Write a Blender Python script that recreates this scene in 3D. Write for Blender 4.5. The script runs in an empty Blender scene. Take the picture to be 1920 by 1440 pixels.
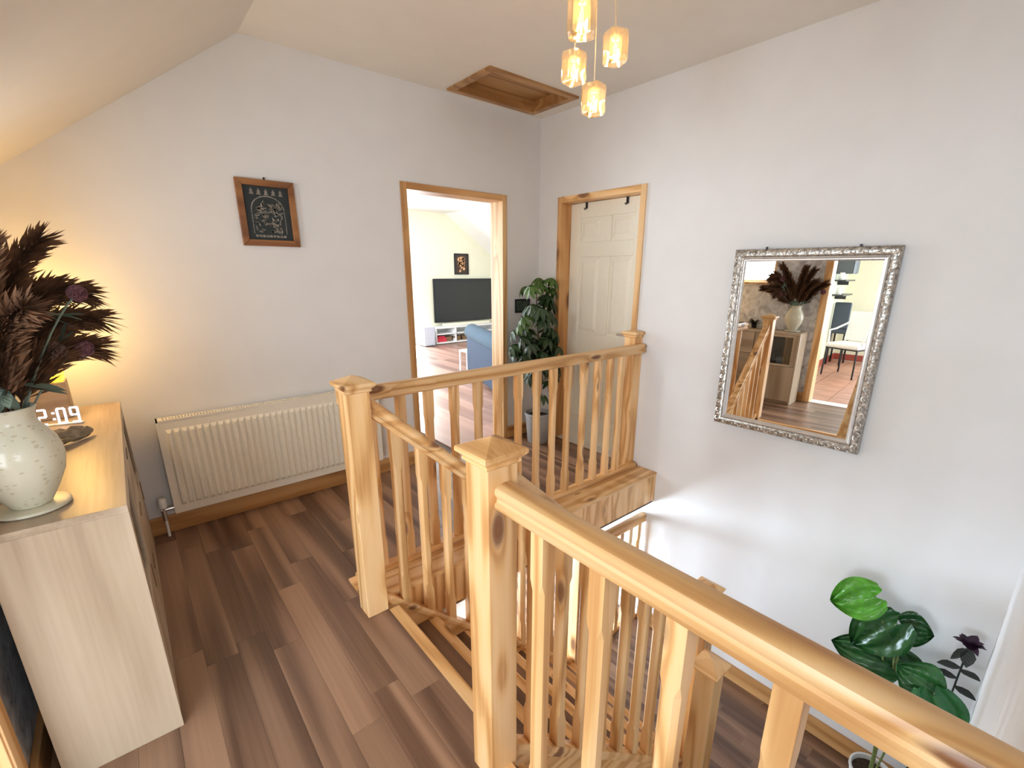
import bpy, math, random
from mathutils import Vector, Matrix
random.seed(7)
S = bpy.context.scene
COL = S.collection
R = math.radians
PI = math.pi

# ------------------------------------------------------------------ camera, world, lamps, exposure
cam = bpy.data.objects.new('camera', bpy.data.cameras.new('camera'))
COL.objects.link(cam)
cam.data.sensor_width = 36
cam.data.lens = 868.25 / 1920 * 36
cam.data.shift_x = (960 - 975.77) / 1920
cam.data.shift_y = (764.11 - 720) / 1920
cam.data.clip_start = 0.02
RT = Vector((0.7629936, -0.6463839, 0.0053424))
UP = Vector((0.1782484, 0.2183349, 0.9594568))
FW = Vector((0.6213439, 0.7311071, -0.281805))
mw = Matrix.Identity(4)
for i in range(3):
    mw[i][0], mw[i][1], mw[i][2] = RT[i], UP[i], -FW[i]
mw.translation = Vector((-2.877, -3.1476, 1.4685))
cam.matrix_world = mw
S.camera = cam

w = bpy.data.worlds.new('sky')
S.world = w
w.use_nodes = True
bg = w.node_tree.nodes['Background']
bg.inputs[0].default_value = (0.80, 0.90, 1.0, 1)
bg.inputs[1].default_value = 1.6

S.view_settings.view_transform = 'Standard'
S.view_settings.look = 'None'
S.view_settings.exposure = -0.05
S.view_settings.gamma = 1.0
S.view_settings.use_curve_mapping = False
S.cycles.sample_clamp_indirect = 6.0
S.cycles.caustics_reflective = False
S.cycles.caustics_refractive = False
S.cycles.max_bounces = 10
S.cycles.diffuse_bounces = 6
S.cycles.transparent_max_bounces = 12


def area(name, loc, aim, sx, sy, power, col=(1, 1, 1), spread=180):
    l = bpy.data.lights.new(name, 'AREA')
    l.shape = 'RECTANGLE'
    l.size, l.size_y, l.energy, l.color = sx, sy, power, col
    l.spread = R(spread)
    o = bpy.data.objects.new(name, l)
    o.location = loc
    o.rotation_euler = (Vector(aim) - Vector(loc)).to_track_quat('-Z', 'Y').to_euler()
    COL.objects.link(o)
    return o


DAY = (0.86, 0.93, 1.0)
COOL = (0.76, 0.88, 1.0)
# daylight entering by the windows of the neighbouring rooms, plus an added lobby fill
area('daylight_kitchen_window', (-6.85, -2.75, 1.30), (0, -2.5, 0.5), 1.5, 1.6, 110, COOL, 140)
area('daylight_kitchen_patio', (-5.3, -4.40, 1.25), (-4.6, 0, 0.9), 2.2, 1.9, 110, DAY)
area('daylight_living_window', (-1.42, 2.6, 1.35), (3, 2.8, 0.8), 2.4, 1.7, 250, DAY)
area('daylight_living_patio', (1.30, 5.58, 1.05), (0.2, 0, 0.6), 0.9, 1.9, 150, DAY)
area('daylight_lower_door', (-1.30, -0.08, -0.90), (-0.3, -2.6, 0.0), 1.1, 0.75, 170, (0.70, 0.85, 1.0))
area('lobby_fill', (-2.70, -4.33, 1.3), (-2.9, -1.0, 0.5), 0.7, 1.0, 8, DAY, 130)  # added fill from behind the viewpoint; the lobby wall has no window
area('daylight_side_window', (-3.425, -0.82, 1.53), (0, -1.2, 1.0), 0.42, 0.34, 14, DAY)

# ------------------------------------------------------------------ materials
def nodes(m):
    m.use_nodes = True
    nt = m.node_tree
    return nt, nt.nodes['Principled BSDF']


def N(nt, t, **k):
    n = nt.nodes.new(t)
    for a, b in k.items():
        setattr(n, a, b)
    return n


def lk(nt, a, b):
    nt.links.new(a, b)


def math_n(nt, op, a, b=None, c=None, clamp=False):
    n = N(nt, 'ShaderNodeMath', operation=op)
    n.use_clamp = clamp
    for i, x in enumerate((a, b, c)):
        if x is None:
            continue
        if isinstance(x, (int, float)):
            n.inputs[i].default_value = x
        else:
            lk(nt, x, n.inputs[i])
    return n.outputs[0]


def ramp(nt, fac, stops):
    n = N(nt, 'ShaderNodeValToRGB')
    e = n.color_ramp.elements
    while len(e) > 1:
        e.remove(e[-1])
    e[0].position, e[0].color = stops[0][0], (*stops[0][1], 1)
    for p, c in stops[1:]:
        x = e.new(p)
        x.color = (*c, 1)
    lk(nt, fac, n.inputs[0])
    return n.outputs[0]


def mix(nt, fac, a, b, blend='MIX'):
    n = N(nt, 'ShaderNodeMix', data_type='RGBA', blend_type=blend)
    for i, x in ((0, fac), (6, a), (7, b)):
        if isinstance(x, (int, float)):
            n.inputs[i].default_value = x
        elif isinstance(x, tuple):
            n.inputs[i].default_value = (*x, 1)
        else:
            lk(nt, x, n.inputs[i])
    return n.outputs[2]


def bump(nt, bs, h, strength=0.2, dist=0.01):
    b = N(nt, 'ShaderNodeBump')
    b.inputs['Strength'].default_value = strength
    b.inputs['Distance'].default_value = dist
    lk(nt, h, b.inputs['Height'])
    lk(nt, b.outputs[0], bs.inputs['Normal'])


CACHE = {}


def plain(name, col, rough=0.5, metal=0.0, spec=0.5, noise=0.05, nscale=30, bmp=0.0, emit=None, coat=0.0):
    if name in CACHE:
        return CACHE[name]
    m = CACHE[name] = bpy.data.materials.new(name)
    nt, bs = nodes(m)
    tc = N(nt, 'ShaderNodeTexCoord')
    no = N(nt, 'ShaderNodeTexNoise')
    no.inputs['Scale'].default_value = nscale
    no.inputs['Detail'].default_value = 3
    lk(nt, tc.outputs['Object'], no.inputs['Vector'])
    c0 = tuple(max(0, c * (1 - noise)) for c in col)
    c1 = tuple(min(1, c * (1 + noise)) for c in col)
    lk(nt, ramp(nt, no.outputs[0], [(0.3, c0), (0.7, c1)]), bs.inputs['Base Color'])
    bs.inputs['Roughness'].default_value = rough
    bs.inputs['Metallic'].default_value = metal
    bs.inputs['Specular IOR Level'].default_value = spec
    bs.inputs['Coat Weight'].default_value = coat
    if bmp:
        bump(nt, bs, no.outputs[0], bmp, 0.01)
    if emit:
        bs.inputs['Emission Color'].default_value = (*emit[0], 1)
        bs.inputs['Emission Strength'].default_value = emit[1]
    return m


def wood(name, axis, light, mid, dark, knots=True, rough=0.42, ring=(5.0, 30.0), rnd=0.12, stretch=0.10, knot_amt=0.62):
    """axis: direction of the grain in object space."""
    key = name + '_' + axis
    if key in CACHE:
        return CACHE[key]
    m = CACHE[key] = bpy.data.materials.new(key)
    nt, bs = nodes(m)
    tc = N(nt, 'ShaderNodeTexCoord')
    oi = N(nt, 'ShaderNodeObjectInfo')
    off = N(nt, 'ShaderNodeVectorMath', operation='SCALE')
    off.inputs[0].default_value = (3.7, 5.1, 9.3)
    lk(nt, oi.outputs['Random'], off.inputs['Scale'])
    add = N(nt, 'ShaderNodeVectorMath', operation='ADD')
    lk(nt, tc.outputs['Object'], add.inputs[0])
    lk(nt, off.outputs[0], add.inputs[1])
    sc = {'x': (stretch, 1, 1), 'y': (1, stretch, 1), 'z': (1, 1, stretch)}[axis]
    st = N(nt, 'ShaderNodeVectorMath', operation='MULTIPLY')
    lk(nt, add.outputs[0], st.inputs[0])
    st.inputs[1].default_value = sc
    big = N(nt, 'ShaderNodeTexNoise')
    big.inputs['Scale'].default_value = ring[0]
    big.inputs['Detail'].default_value = 1.5
    lk(nt, st.outputs[0], big.inputs['Vector'])
    phase = math_n(nt, 'MULTIPLY', big.outputs[0], ring[1])
    if knots:
        ks = {'x': (3.2, 8, 8), 'y': (8, 3.2, 8), 'z': (8, 8, 3.2)}[axis]
        kv = N(nt, 'ShaderNodeVectorMath', operation='MULTIPLY')
        lk(nt, add.outputs[0], kv.inputs[0])
        kv.inputs[1].default_value = ks
        vo = N(nt, 'ShaderNodeTexVoronoi')
        vo.inputs['Scale'].default_value = 1.0
        lk(nt, kv.outputs[0], vo.inputs['Vector'])
        sp = N(nt, 'ShaderNodeSeparateColor')
        lk(nt, vo.outputs['Color'], sp.inputs[0])
        has = math_n(nt, 'GREATER_THAN', sp.outputs[0], knot_amt)
        near = math_n(nt, 'MULTIPLY', math_n(nt, 'POWER', 2.718, math_n(nt, 'MULTIPLY', vo.outputs['Distance'], -7.0)), has)
        phase = math_n(nt, 'ADD', phase, math_n(nt, 'MULTIPLY', near, 14.0))
    rings = math_n(nt, 'MULTIPLY_ADD', math_n(nt, 'SINE', phase), 0.5, 0.5)
    fs = N(nt, 'ShaderNodeTexNoise')
    fs.inputs['Scale'].default_value = 90
    fs.inputs['Detail'].default_value = 2
    fv = N(nt, 'ShaderNodeVectorMath', operation='MULTIPLY')
    lk(nt, st.outputs[0], fv.inputs[0])
    fv.inputs[1].default_value = {'x': (.35, 1, 1), 'y': (1, .35, 1), 'z': (1, 1, .35)}[axis]
    lk(nt, fv.outputs[0], fs.inputs['Vector'])
    v = math_n(nt, 'ADD', math_n(nt, 'MULTIPLY', rings, 0.7), math_n(nt, 'MULTIPLY', fs.outputs[0], 0.45))
    c = ramp(nt, v, [(0.15, light), (0.62, mid), (1.0, dark)])
    if knots:
        km = N(nt, 'ShaderNodeMapRange')
        km.inputs['From Min'].default_value = 0.21
        km.inputs['From Max'].default_value = 0.13
        lk(nt, vo.outputs['Distance'], km.inputs['Value'])
        kf = math_n(nt, 'MULTIPLY', km.outputs[0], has, clamp=True)
        c = mix(nt, math_n(nt, 'MULTIPLY', kf, 0.85), c, (0.17, 0.055, 0.02))
    hsv = N(nt, 'ShaderNodeHueSaturation')
    lk(nt, c, hsv.inputs['Color'])
    lk(nt, math_n(nt, 'MULTIPLY_ADD', oi.outputs['Random'], 2 * rnd, 1 - rnd), hsv.inputs['Value'])
    lk(nt, hsv.outputs[0], bs.inputs['Base Color'])
    bs.inputs['Roughness'].default_value = rough
    bump(nt, bs, v, 0.05, 0.004)
    return m


def pine(a):
    return wood('pine', a, (0.86, 0.58, 0.305), (0.78, 0.475, 0.205), (0.55, 0.275, 0.095), ring=(6.5, 36.0), stretch=0.075)


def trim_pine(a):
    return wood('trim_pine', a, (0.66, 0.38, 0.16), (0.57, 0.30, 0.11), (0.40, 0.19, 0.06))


def walnut(a):
    return wood('walnut', a, (0.34, 0.205, 0.130), (0.215, 0.122, 0.078), (0.115, 0.060, 0.038), knots=False, rough=0.36, ring=(6.0, 20), rnd=0.14, stretch=0.055)


def pale_laminate(a):
    return wood('pale_laminate', a, (0.36, 0.22, 0.17), (0.30, 0.17, 0.13), (0.22, 0.12, 0.09), knots=False, rough=0.35, ring=(3.5, 22), rnd=0.22, stretch=0.06)


def oak(a):
    return wood('pale_oak', a, (0.60, 0.50, 0.375), (0.47, 0.37, 0.265), (0.34, 0.255, 0.17), knots=False, rough=0.38, ring=(6.0, 12), rnd=0.04, stretch=0.12)


WALL = plain('wall_paint', (0.76, 0.755, 0.75), 0.85, noise=0.015, nscale=6, spec=0.3)
CEIL = plain('ceiling_paint', (0.80, 0.77, 0.71), 0.9, noise=0.015, nscale=6, spec=0.2)
CREAM = plain('cream_paint', (0.80, 0.78, 0.60), 0.85, noise=0.015, nscale=6, spec=0.3)
WHITE = plain('white_paint', (0.82, 0.82, 0.80), 0.5, noise=0.01)
DOORW = plain('door_white', (0.86, 0.83, 0.72), 0.4, noise=0.015)
RADW = plain('radiator_enamel', (0.84, 0.79, 0.67), 0.35, noise=0.02)
BLACK = plain('black_plastic', (0.012, 0.012, 0.014), 0.35, noise=0.1)
DARK = plain('dark_metal', (0.03, 0.03, 0.035), 0.4, metal=0.6)
CHROME = plain('chrome', (0.75, 0.74, 0.72), 0.22, metal=1.0)
SOIL = plain('soil', (0.05, 0.03, 0.018), 0.95, noise=0.4, nscale=60, bmp=0.6)
STEMG = plain('green_stem', (0.16, 0.20, 0.06), 0.6, noise=0.2)


def glass_mat(name, tint=(0.95, 0.98, 1.0), clear=0.85, rough=0.02):
    if name in CACHE:
        return CACHE[name]
    m = CACHE[name] = bpy.data.materials.new(name)
    m.use_nodes = True
    nt = m.node_tree
    nt.nodes.clear()
    out = N(nt, 'ShaderNodeOutputMaterial')
    t = N(nt, 'ShaderNodeBsdfTransparent')
    t.inputs[0].default_value = (*tint, 1)
    g = N(nt, 'ShaderNodeBsdfGlossy')
    g.inputs['Roughness'].default_value = rough
    lw = N(nt, 'ShaderNodeLayerWeight')
    lw.inputs[0].default_value = 0.35
    mx = N(nt, 'ShaderNodeMixShader')
    f = math_n(nt, 'MULTIPLY_ADD', lw.outputs['Facing'], 0.6, 1 - clear, clamp=True)
    lk(nt, f, mx.inputs[0])
    lk(nt, t.outputs[0], mx.inputs[1])
    lk(nt, g.outputs[0], mx.inputs[2])
    lk(nt, mx.outputs[0], out.inputs[0])
    return m


PANE = glass_mat('window_glass', clear=0.96)


def wallpaper_mat():
    m = bpy.data.materials.new('marbled_wallpaper')
    nt, bs = nodes(m)
    tc = N(nt, 'ShaderNodeTexCoord')
    a = N(nt, 'ShaderNodeTexNoise')
    a.inputs['Scale'].default_value = 9
    a.inputs['Detail'].default_value = 6
    a.inputs['Distortion'].default_value = 1.4
    lk(nt, tc.outputs['Object'], a.inputs['Vector'])
    b = N(nt, 'ShaderNodeTexNoise')
    b.inputs['Scale'].default_value = 3.5
    b.inputs['Detail'].default_value = 5
    b.inputs['Distortion'].default_value = 2.5
    lk(nt, tc.outputs['Object'], b.inputs['Vector'])
    v = math_n(nt, 'ABSOLUTE', math_n(nt, 'SUBTRACT', b.outputs[0], 0.5))
    vein = ramp(nt, v, [(0.0, (0.22, 0.22, 0.23)), (0.035, (0.5, 0.5, 0.5))])
    c = ramp(nt, a.outputs[0], [(0.35, (0.52, 0.52, 0.54)), (0.5, (0.72, 0.73, 0.75)), (0.65, (0.88, 0.89, 0.91))])
    lk(nt, mix(nt, 0.55, c, vein, 'OVERLAY'), bs.inputs['Base Color'])
    bs.inputs['Roughness'].default_value = 0.6
    bump(nt, bs, a.outputs[0], 0.2, 0.006)
    return m


WALLPAPER = wallpaper_mat()


def leaf_mat(name, base, vein, rough=0.28, edge=None):
    if name in CACHE:
        return CACHE[name]
    m = CACHE[name] = bpy.data.materials.new(name)
    nt, bs = nodes(m)
    uv = N(nt, 'ShaderNodeUVMap')
    sp = N(nt, 'ShaderNodeSeparateXYZ')
    lk(nt, uv.outputs[0], sp.inputs[0])
    side = math_n(nt, 'ABSOLUTE', sp.outputs[0])
    midrib = math_n(nt, 'LESS_THAN', side, 0.035)
    w_ = math_n(nt, 'SINE', math_n(nt, 'MULTIPLY', math_n(nt, 'SUBTRACT', sp.outputs[1], math_n(nt, 'MULTIPLY', side, 0.35)), 34.0))
    veins = math_n(nt, 'MAXIMUM', midrib, math_n(nt, 'MULTIPLY', math_n(nt, 'GREATER_THAN', w_, 0.95), 0.5))
    oi = N(nt, 'ShaderNodeObjectInfo')
    no = N(nt, 'ShaderNodeTexNoise')
    no.inputs['Scale'].default_value = 14
    tc = N(nt, 'ShaderNodeTexCoord')
    lk(nt, tc.outputs['Object'], no.inputs['Vector'])
    c = ramp(nt, no.outputs[0], [(0.3, tuple(x * 0.75 for x in base)), (0.7, tuple(x * 1.25 for x in base))])
    c = mix(nt, math_n(nt, 'MULTIPLY', veins, 0.55), c, vein)
    hsv = N(nt, 'ShaderNodeHueSaturation')
    lk(nt, c, hsv.inputs['Color'])
    lk(nt, math_n(nt, 'MULTIPLY_ADD', oi.outputs['Random'], 0.5, 0.75), hsv.inputs['Value'])
    lk(nt, hsv.outputs[0], bs.inputs['Base Color'])
    bs.inputs['Roughness'].default_value = rough
    bump(nt, bs, w_, 0.25, 0.003)
    return m


# ------------------------------------------------------------------ mesh helpers
class MB:
    def __init__(s):
        s.v, s.f, s.uv = [], [], {}

    def add(s, verts, faces):
        o = len(s.v)
        s.v += [tuple(x) for x in verts]
        s.f += [tuple(i + o for i in f) for f in faces]
        return o

    def box(s, x0, x1, y0, y1, z0, z1):
        s.add([(x0, y0, z0), (x1, y0, z0), (x1, y1, z0), (x0, y1, z0), (x0, y0, z1), (x1, y0, z1), (x1, y1, z1), (x0, y1, z1)],
              [(0, 3, 2, 1), (4, 5, 6, 7), (0, 1, 5, 4), (1, 2, 6, 5), (2, 3, 7, 6), (3, 0, 4, 7)])
        return s

    def loft(s, rings, caps=True, closed=True):
        n = len(rings[0])
        o = len(s.v)
        for r in rings:
            s.v += [tuple(p) for p in r]
        for i in range(len(rings) - 1):
            for j in range(n if closed else n - 1):
                a, b = o + i * n + j, o + i * n + (j + 1) % n
                s.f.append((a, b, b + n, a + n))
        if caps:
            s.f.append(tuple(o + j for j in reversed(range(n))))
            s.f.append(tuple(o + (len(rings) - 1) * n + j for j in range(n)))
        return s

    def lathe(s, prof, cx, cy, seg=28, caps=True):
        s.loft([[(cx + r * math.cos(2 * PI * k / seg), cy + r * math.sin(2 * PI * k / seg), z) for k in range(seg)] for r, z in prof], caps)
        return s

    def tube(s, pts, r, seg=8, caps=True):
        pts = [Vector(p) for p in pts]
        rr = r if isinstance(r, (list, tuple)) else [r] * len(pts)
        rings = []
        t0 = (pts[1] - pts[0]).normalized()
        nrm = t0.orthogonal().normalized()
        for i, p in enumerate(pts):
            t = (pts[min(i + 1, len(pts) - 1)] - pts[max(i - 1, 0)]).normalized()
            nrm = (nrm - t * nrm.dot(t)).normalized()
            b = t.cross(nrm)
            rings.append([p + (nrm * math.cos(2 * PI * k / seg) + b * math.sin(2 * PI * k / seg)) * rr[i] for k in range(seg)])
        s.loft(rings, caps)
        return s

    def sweep(s, prof, p0, p1, side, up):
        """extrude the profile [(u, v)] from p0 to p1; u along side, v along up."""
        p0, p1, side, up = Vector(p0), Vector(p1), Vector(side), Vector(up)
        s.loft([[p + side * u + up * v for u, v in prof] for p in (p0, p1)])
        return s

    def squares(s, cx, cy, prof):
        """square rings [(half, z)]"""
        s.loft([[(cx - h, cy - h, z), (cx + h, cy - h, z), (cx + h, cy + h, z), (cx - h, cy + h, z)] for h, z in prof])
        return s

    def obox(s, c, ax, ay, az):
        c, ax, ay, az = map(Vector, (c, ax, ay, az))
        vs = [c + ax * a + ay * b + az * d for d in (-1, 1) for a, b in ((-1, -1), (1, -1), (1, 1), (-1, 1))]
        s.add(vs, [(0, 3, 2, 1), (4, 5, 6, 7), (0, 1, 5, 4), (1, 2, 6, 5), (2, 3, 7, 6), (3, 0, 4, 7)])
        return s


ORG = {}


def mesh_of(name, mb, mat, org=Vector((0, 0, 0)), smooth=None):
    me = bpy.data.meshes.new(name)
    me.from_pydata([tuple(Vector(v) - org) for v in mb.v], [], mb.f)
    if mat:
        me.materials.append(mat)
    if smooth:
        for p in me.polygons:
            p.use_smooth = True
        me.set_sharp_from_angle(angle=R(smooth))
    if mb.uv:
        l = me.uv_layers.new(name='UVMap')
        for p in me.polygons:
            for li in p.loop_indices:
                l.data[li].uv = mb.uv[me.loops[li].vertex_index]
    me.update()
    return me


def obj(name, mb, mat, parent=None, smooth=None, loc=None, bevel=0, label=None):
    org = ORG[parent.name] if parent else Vector(loc or (0, 0, 0))
    o = bpy.data.objects.new(name, mesh_of(name, mb, mat, org, smooth))
    COL.objects.link(o)
    if parent:
        o.parent = parent
    else:
        o.location = org
    ORG[o.name] = org
    if bevel:
        b = o.modifiers.new('edge', 'BEVEL')
        b.width, b.segments, b.limit_method = bevel, 2, 'ANGLE'
        b.angle_limit = R(40)
    if label:
        o['label'] = label
    return o


def tag(o, label, cat=None, group=None, kind=None):
    o['label'] = label
    if cat:
        o['category'] = cat
    if group:
        o['group'] = group
    if kind:
        o['kind'] = kind
    return o


def thing(name, label, cat, loc, group=None):
    o = bpy.data.objects.new(name, None)
    o.empty_display_size = 0.1
    COL.objects.link(o)
    o.location = loc
    ORG[o.name] = Vector(loc)
    return tag(o, label, cat, group)


def structure(name, mb, mat, label, bevel=0, smooth=None):
    o = obj(name, mb, mat, bevel=bevel, smooth=smooth)
    return tag(o, label, kind='structure')


def struct_empty(name, label, loc=(0, 0, 0)):
    o = bpy.data.objects.new(name, None)
    COL.objects.link(o)
    o.location = loc
    ORG[o.name] = Vector(loc)
    return tag(o, label, kind='structure')


def dup(root, loc, rz=None, label=None):
    r = root.copy()
    COL.objects.link(r)
    r.location = loc
    ORG[r.name] = Vector(loc)
    if rz is not None:
        r.rotation_euler = (0, 0, rz)
    if label:
        r['label'] = label
    for ch in list(root.children):
        c = ch.copy()
        COL.objects.link(c)
        c.parent = r
        for g in ch.children:
            d = g.copy()
            COL.objects.link(d)
            d.parent = c
    return r


# ------------------------------------------------------------------ setting
ZL = -1.33          # floor of the half landing below
ZC = 2.655          # flat ceiling
XS = -2.157         # where the ceiling starts to slope
SL = 0.753
XW = -3.31          # left wall
ZW = ZC + SL * (XW - XS)
NX = -2.16          # riser under the top nosing
YA, YB = -1.383, -2.285   # the two stair strings
RISE, GO = 1.33 / 7, 0.205


def planks(parent, x0, x1, y0, y1, z, mat, w=0.108, ln=1.1, seed=1):
    rn = random.Random(seed)
    n = 0
    x = x0
    while x < x1 - 0.005:
        xe = min(x + w, x1)
        if x1 - xe < 0.03:
            xe = x1
        y = y0 - rn.random() * ln
        while y < y1:
            ye = y + ln * rn.uniform(0.55, 1.0)
            a, b = max(y, y0), min(ye, y1)
            if b - a > 0.03:
                g = 0.0003
                o = obj('plank', MB().box(x + g, xe - g, a + g, b - g, z - 0.012, z), mat, parent)
                n += 1
            y = ye
        x = xe
    return n


fl = structure('floor', MB().box(-3.44, -2.19, -4.4, 0.0, -0.24, -0.013).box(-2.19, 0.10, -1.345, 0.0, -0.24, -0.013), plain('slab', (0.10, 0.06, 0.04), 0.8),
               'dark walnut plank floor of the upper landing')
planks(fl, -3.30, -2.192, -4.35, 0.0, 0.0, walnut('y'), seed=3)
planks(fl, -2.191, 0.0, -1.25, 0.0, 0.0, walnut('y'), seed=4)

f2 = structure('floor', MB().box(-2.3, 0.0, -3.24, 0.0, ZL - 0.2, ZL - 0.013), CACHE['slab'], 'dark walnut plank floor of the half landing at the foot of the stairs')
planks(f2, -0.98, 0.0, -3.24, 0.0, ZL, walnut('y'), seed=5)
planks(f2, -2.25, -0.98, -3.24, -2.33, ZL, walnut('y'), seed=6)

f3 = structure('floor', MB().box(-1.5, 4.6, 0.0, 5.72, -0.24, -0.013), CACHE['slab'], 'paler laminate floor of the living room beyond the open doorway')
planks(f3, -0.9, 3.8, 0.02, 5.65, 0.0, pale_laminate('y'), w=0.19, ln=1.8, seed=8)

TERR = plain('terracotta', (0.40, 0.19, 0.12), 0.45, noise=0.18, nscale=5)
GROUT = plain('grout', (0.55, 0.40, 0.32), 0.9)
f4 = structure('floor', MB().box(-7.0, -3.44, -4.5, -1.1, -0.24, -0.008), GROUT, 'terracotta tile floor of the dining room shown by the mirror')
tx = MB().box(-0.163, 0.163, -0.163, 0.163, -0.008, 0.0)
tme = mesh_of('tile', tx, TERR)
for i in range(10):
    for j in range(10):
        t = bpy.data.objects.new('tile', tme)
        COL.objects.link(t)
        t.parent = f4
        t.location = (-3.61 - i * 0.335, -1.28 - j * 0.335, 0)

# walls
DX0, DX1, DZ = -1.285, -0.365, 2.05          # living room door, outer frame
EY0, EY1 = -0.231, -1.082                    # white door, outer frame
KY0, KY1, KZ = -1.635, -3.30, 2.02            # dining room doorway, unseen side widened to let daylight onto the stairwell wall
structure('wall_back', MB().box(XW - 0.14, DX0, 0, 0.14, -0.24, ZC).box(DX1, 0.14, 0, 0.14, -0.24, ZC).box(DX0, DX1, 0, 0.14, DZ, ZC), WALL,
          'off white gable wall with the radiator, the small etching and the open doorway')
structure('wall_right', MB().box(0, 0.14, EY0, 0.0, -0.24, ZC).box(0, 0.14, -3.38, EY1, ZL - 0.2, ZC).box(0, 0.14, EY1, EY0, 2.045, ZC)
          .box(0, 0.14, EY1, 0.14, ZL - 0.2, -0.24).box(0.14, 0.9, EY0 + .05, EY0 + .1, 0, 2.1).box(0, 0.14, EY1, EY0, -0.24, 0.0), WALL,
          'tall white stairwell wall with the silver framed mirror')
structure('wall_front', MB().box(-2.3, 0.0, -3.38, -3.24, ZL - 0.2, ZC), WALL, 'white wall closing the stairwell beside the potted plants')
structure('wall_lobby', MB().box(-3.44, -2.3, -4.54, -4.4, 0, ZC).box(-2.3, -2.16, -4.4, -3.38, 0, ZC), WALL, 'plain wall of the lobby behind the viewpoint')
wz0, wz1, wy0, wy1 = 1.34, 1.72, -0.58, -1.06
structure('wall_left', MB().box(XW - .14, XW, wy0, 0, 0, ZW).box(XW - .14, XW, KY0 + .03, wy1, 0, ZW).box(XW - .14, XW, wy1, wy0, 0, wz0).box(XW - .14, XW, wy1, wy0, wz1, ZW)
          .box(XW - .14, XW, -4.4, KY1 - .03, 0, ZC).box(XW - .14, XW, KY1, KY0, KZ, ZC).box(XW - .14, XW, KY0 + .03, -1.5, ZW, ZC), WALLPAPER,
          'left wall papered in mottled grey marble pattern behind the cabinet')
# lower enclosure
structure('wall_lower', MB().box(-2.3, -1.9, 0.0, .12, ZL - .2, -0.24).box(-0.7, 0.0, 0.0, .12, ZL - .2, -0.24)
          .box(-1.9, -.7, .0, .12, -0.45, -0.24).box(-1.9, -.7, .0, .12, ZL - .2, ZL).box(-2.32, -2.2, -3.24, 0.0, ZL - .2, -0.24), plain('warm_white', (0.84, 0.80, 0.70), 0.85, noise=0.01),
          'cream lower hall walls below the upper landing')
structure('ceiling', MB().box(XS, -0.925, -3.4, 0.14, ZC, ZC + .12).box(-0.14, 0.14, -3.4, 0.14, ZC, ZC + .12).box(-0.925, -0.14, -3.4, -0.55, ZC, ZC + .12)
          .box(-0.925, -0.14, -0.06, 0.14, ZC, ZC + .12).box(XW - .14, XS, -4.54, -1.5, ZC, ZC + .12).box(XS, -2.1, -4.54, -3.4, ZC, ZC + .12), CEIL,
          'flat off white landing ceiling')
sl = MB()
zx = lambda x: ZC + SL * (x - XS)
sl.loft([[(XS, y, ZC), (XW - .16, y, zx(XW - .16)), (XW - .16, y, zx(XW - .16) + .15), (XS, y, ZC + .15)] for y in (-1.5, 0.14)])
sl.add([(XS, -1.5, ZC), (XW - .14, -1.5, zx(XW - .14)), (XW - .14, -1.5, ZC)], [(0, 1, 2)])
structure('ceiling', sl, CEIL, 'sloping off white ceiling above the cabinet')

# living room shell
structure('wall_living_back', MB().box(-1.5, 0.85, 5.65, 5.8, 0, 2.75).box(1.75, 4.6, 5.65, 5.8, 0, 2.75).box(0.85, 1.75, 5.65, 5.8, 2.03, 2.75), CREAM,
          'pale cream living room wall behind the television')
structure('wall_living_left', MB().box(-1.6, -1.5, 0.14, 1.3, 0, 2.75).box(-1.6, -1.5, 3.9, 5.8, 0, 2.75).box(-1.6, -1.5, 1.3, 3.9, 0, 0.5).box(-1.6, -1.5, 1.3, 3.9, 2.25, 2.75), CREAM,
          'cream living room wall with the wide window')
structure('wall_living_right', MB().box(4.6, 4.7, 0.14, 5.8, 0, 2.75), CREAM, 'far side wall of the living room')
lc = MB().box(-1.6, 2.55, 0.14, 5.8, 2.60, 2.75)
lc.loft([[(2.55, y, 2.60), (4.7, y, 1.15), (4.7, y, 1.3), (2.55, y, 2.75)] for y in (0.14, 5.8)])
structure('ceiling', lc, WHITE, 'white living room ceiling that slopes down behind the doorway')
for (nm, lab, x0, x1, y0, y1, z0, z1, ax) in (('window_1', 'wide white living room window', -1.56, -1.52, 1.3, 3.9, 0.5, 2.25, 'x'), ('window_2', 'white glazed garden door of the living room', 0.85, 1.75, 5.70, 5.74, 0.0, 2.03, 'y'),
                                              ('window_3', 'white glazed door of the lower hall', -1.9, -0.7, 0.04, 0.08, ZL, -0.45, 'y'),
                                              ('window_4', 'small window above the cabinet with pine reveal', XW - .13, XW - .09, wy1, wy0, wz0, wz1, 'x')):
    we = struct_empty(nm, lab)
    t = 0.05
    if ax == 'x':
        obj('frame', MB().box(x0, x1, y0, y0 + t, z0, z1).box(x0, x1, y1 - t, y1, z0, z1).box(x0, x1, y0 + t, y1 - t, z0, z0 + t).box(x0, x1, y0 + t, y1 - t, z1 - t, z1)
            .box(x0, x1, *(((y0 + y1) / 2 - t / 2, (y0 + y1) / 2 + t / 2) if y1 - y0 > 1 else (y0, y0 + t)), z0 + t, z1 - t), WHITE, we)
        obj('pane', MB().box((x0 + x1) / 2 - .004, (x0 + x1) / 2 + .004, y0 + t, y1 - t, z0 + t, z1 - t), PANE, we)
    else:
        obj('frame', MB().box(x0, x0 + t, y0, y1, z0, z1).box(x1 - t, x1, y0, y1, z0, z1).box(x0 + t, x1 - t, y0, y1, z0, z0 + t).box(x0 + t, x1 - t, y0, y1, z1 - t, z1), WHITE, we)
        obj('pane', MB().box(x0 + t, x1 - t, (y0 + y1) / 2 - .004, (y0 + y1) / 2 + .004, z0 + t, z1 - t), PANE, we)
w4 = bpy.data.objects['window_4']
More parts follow.
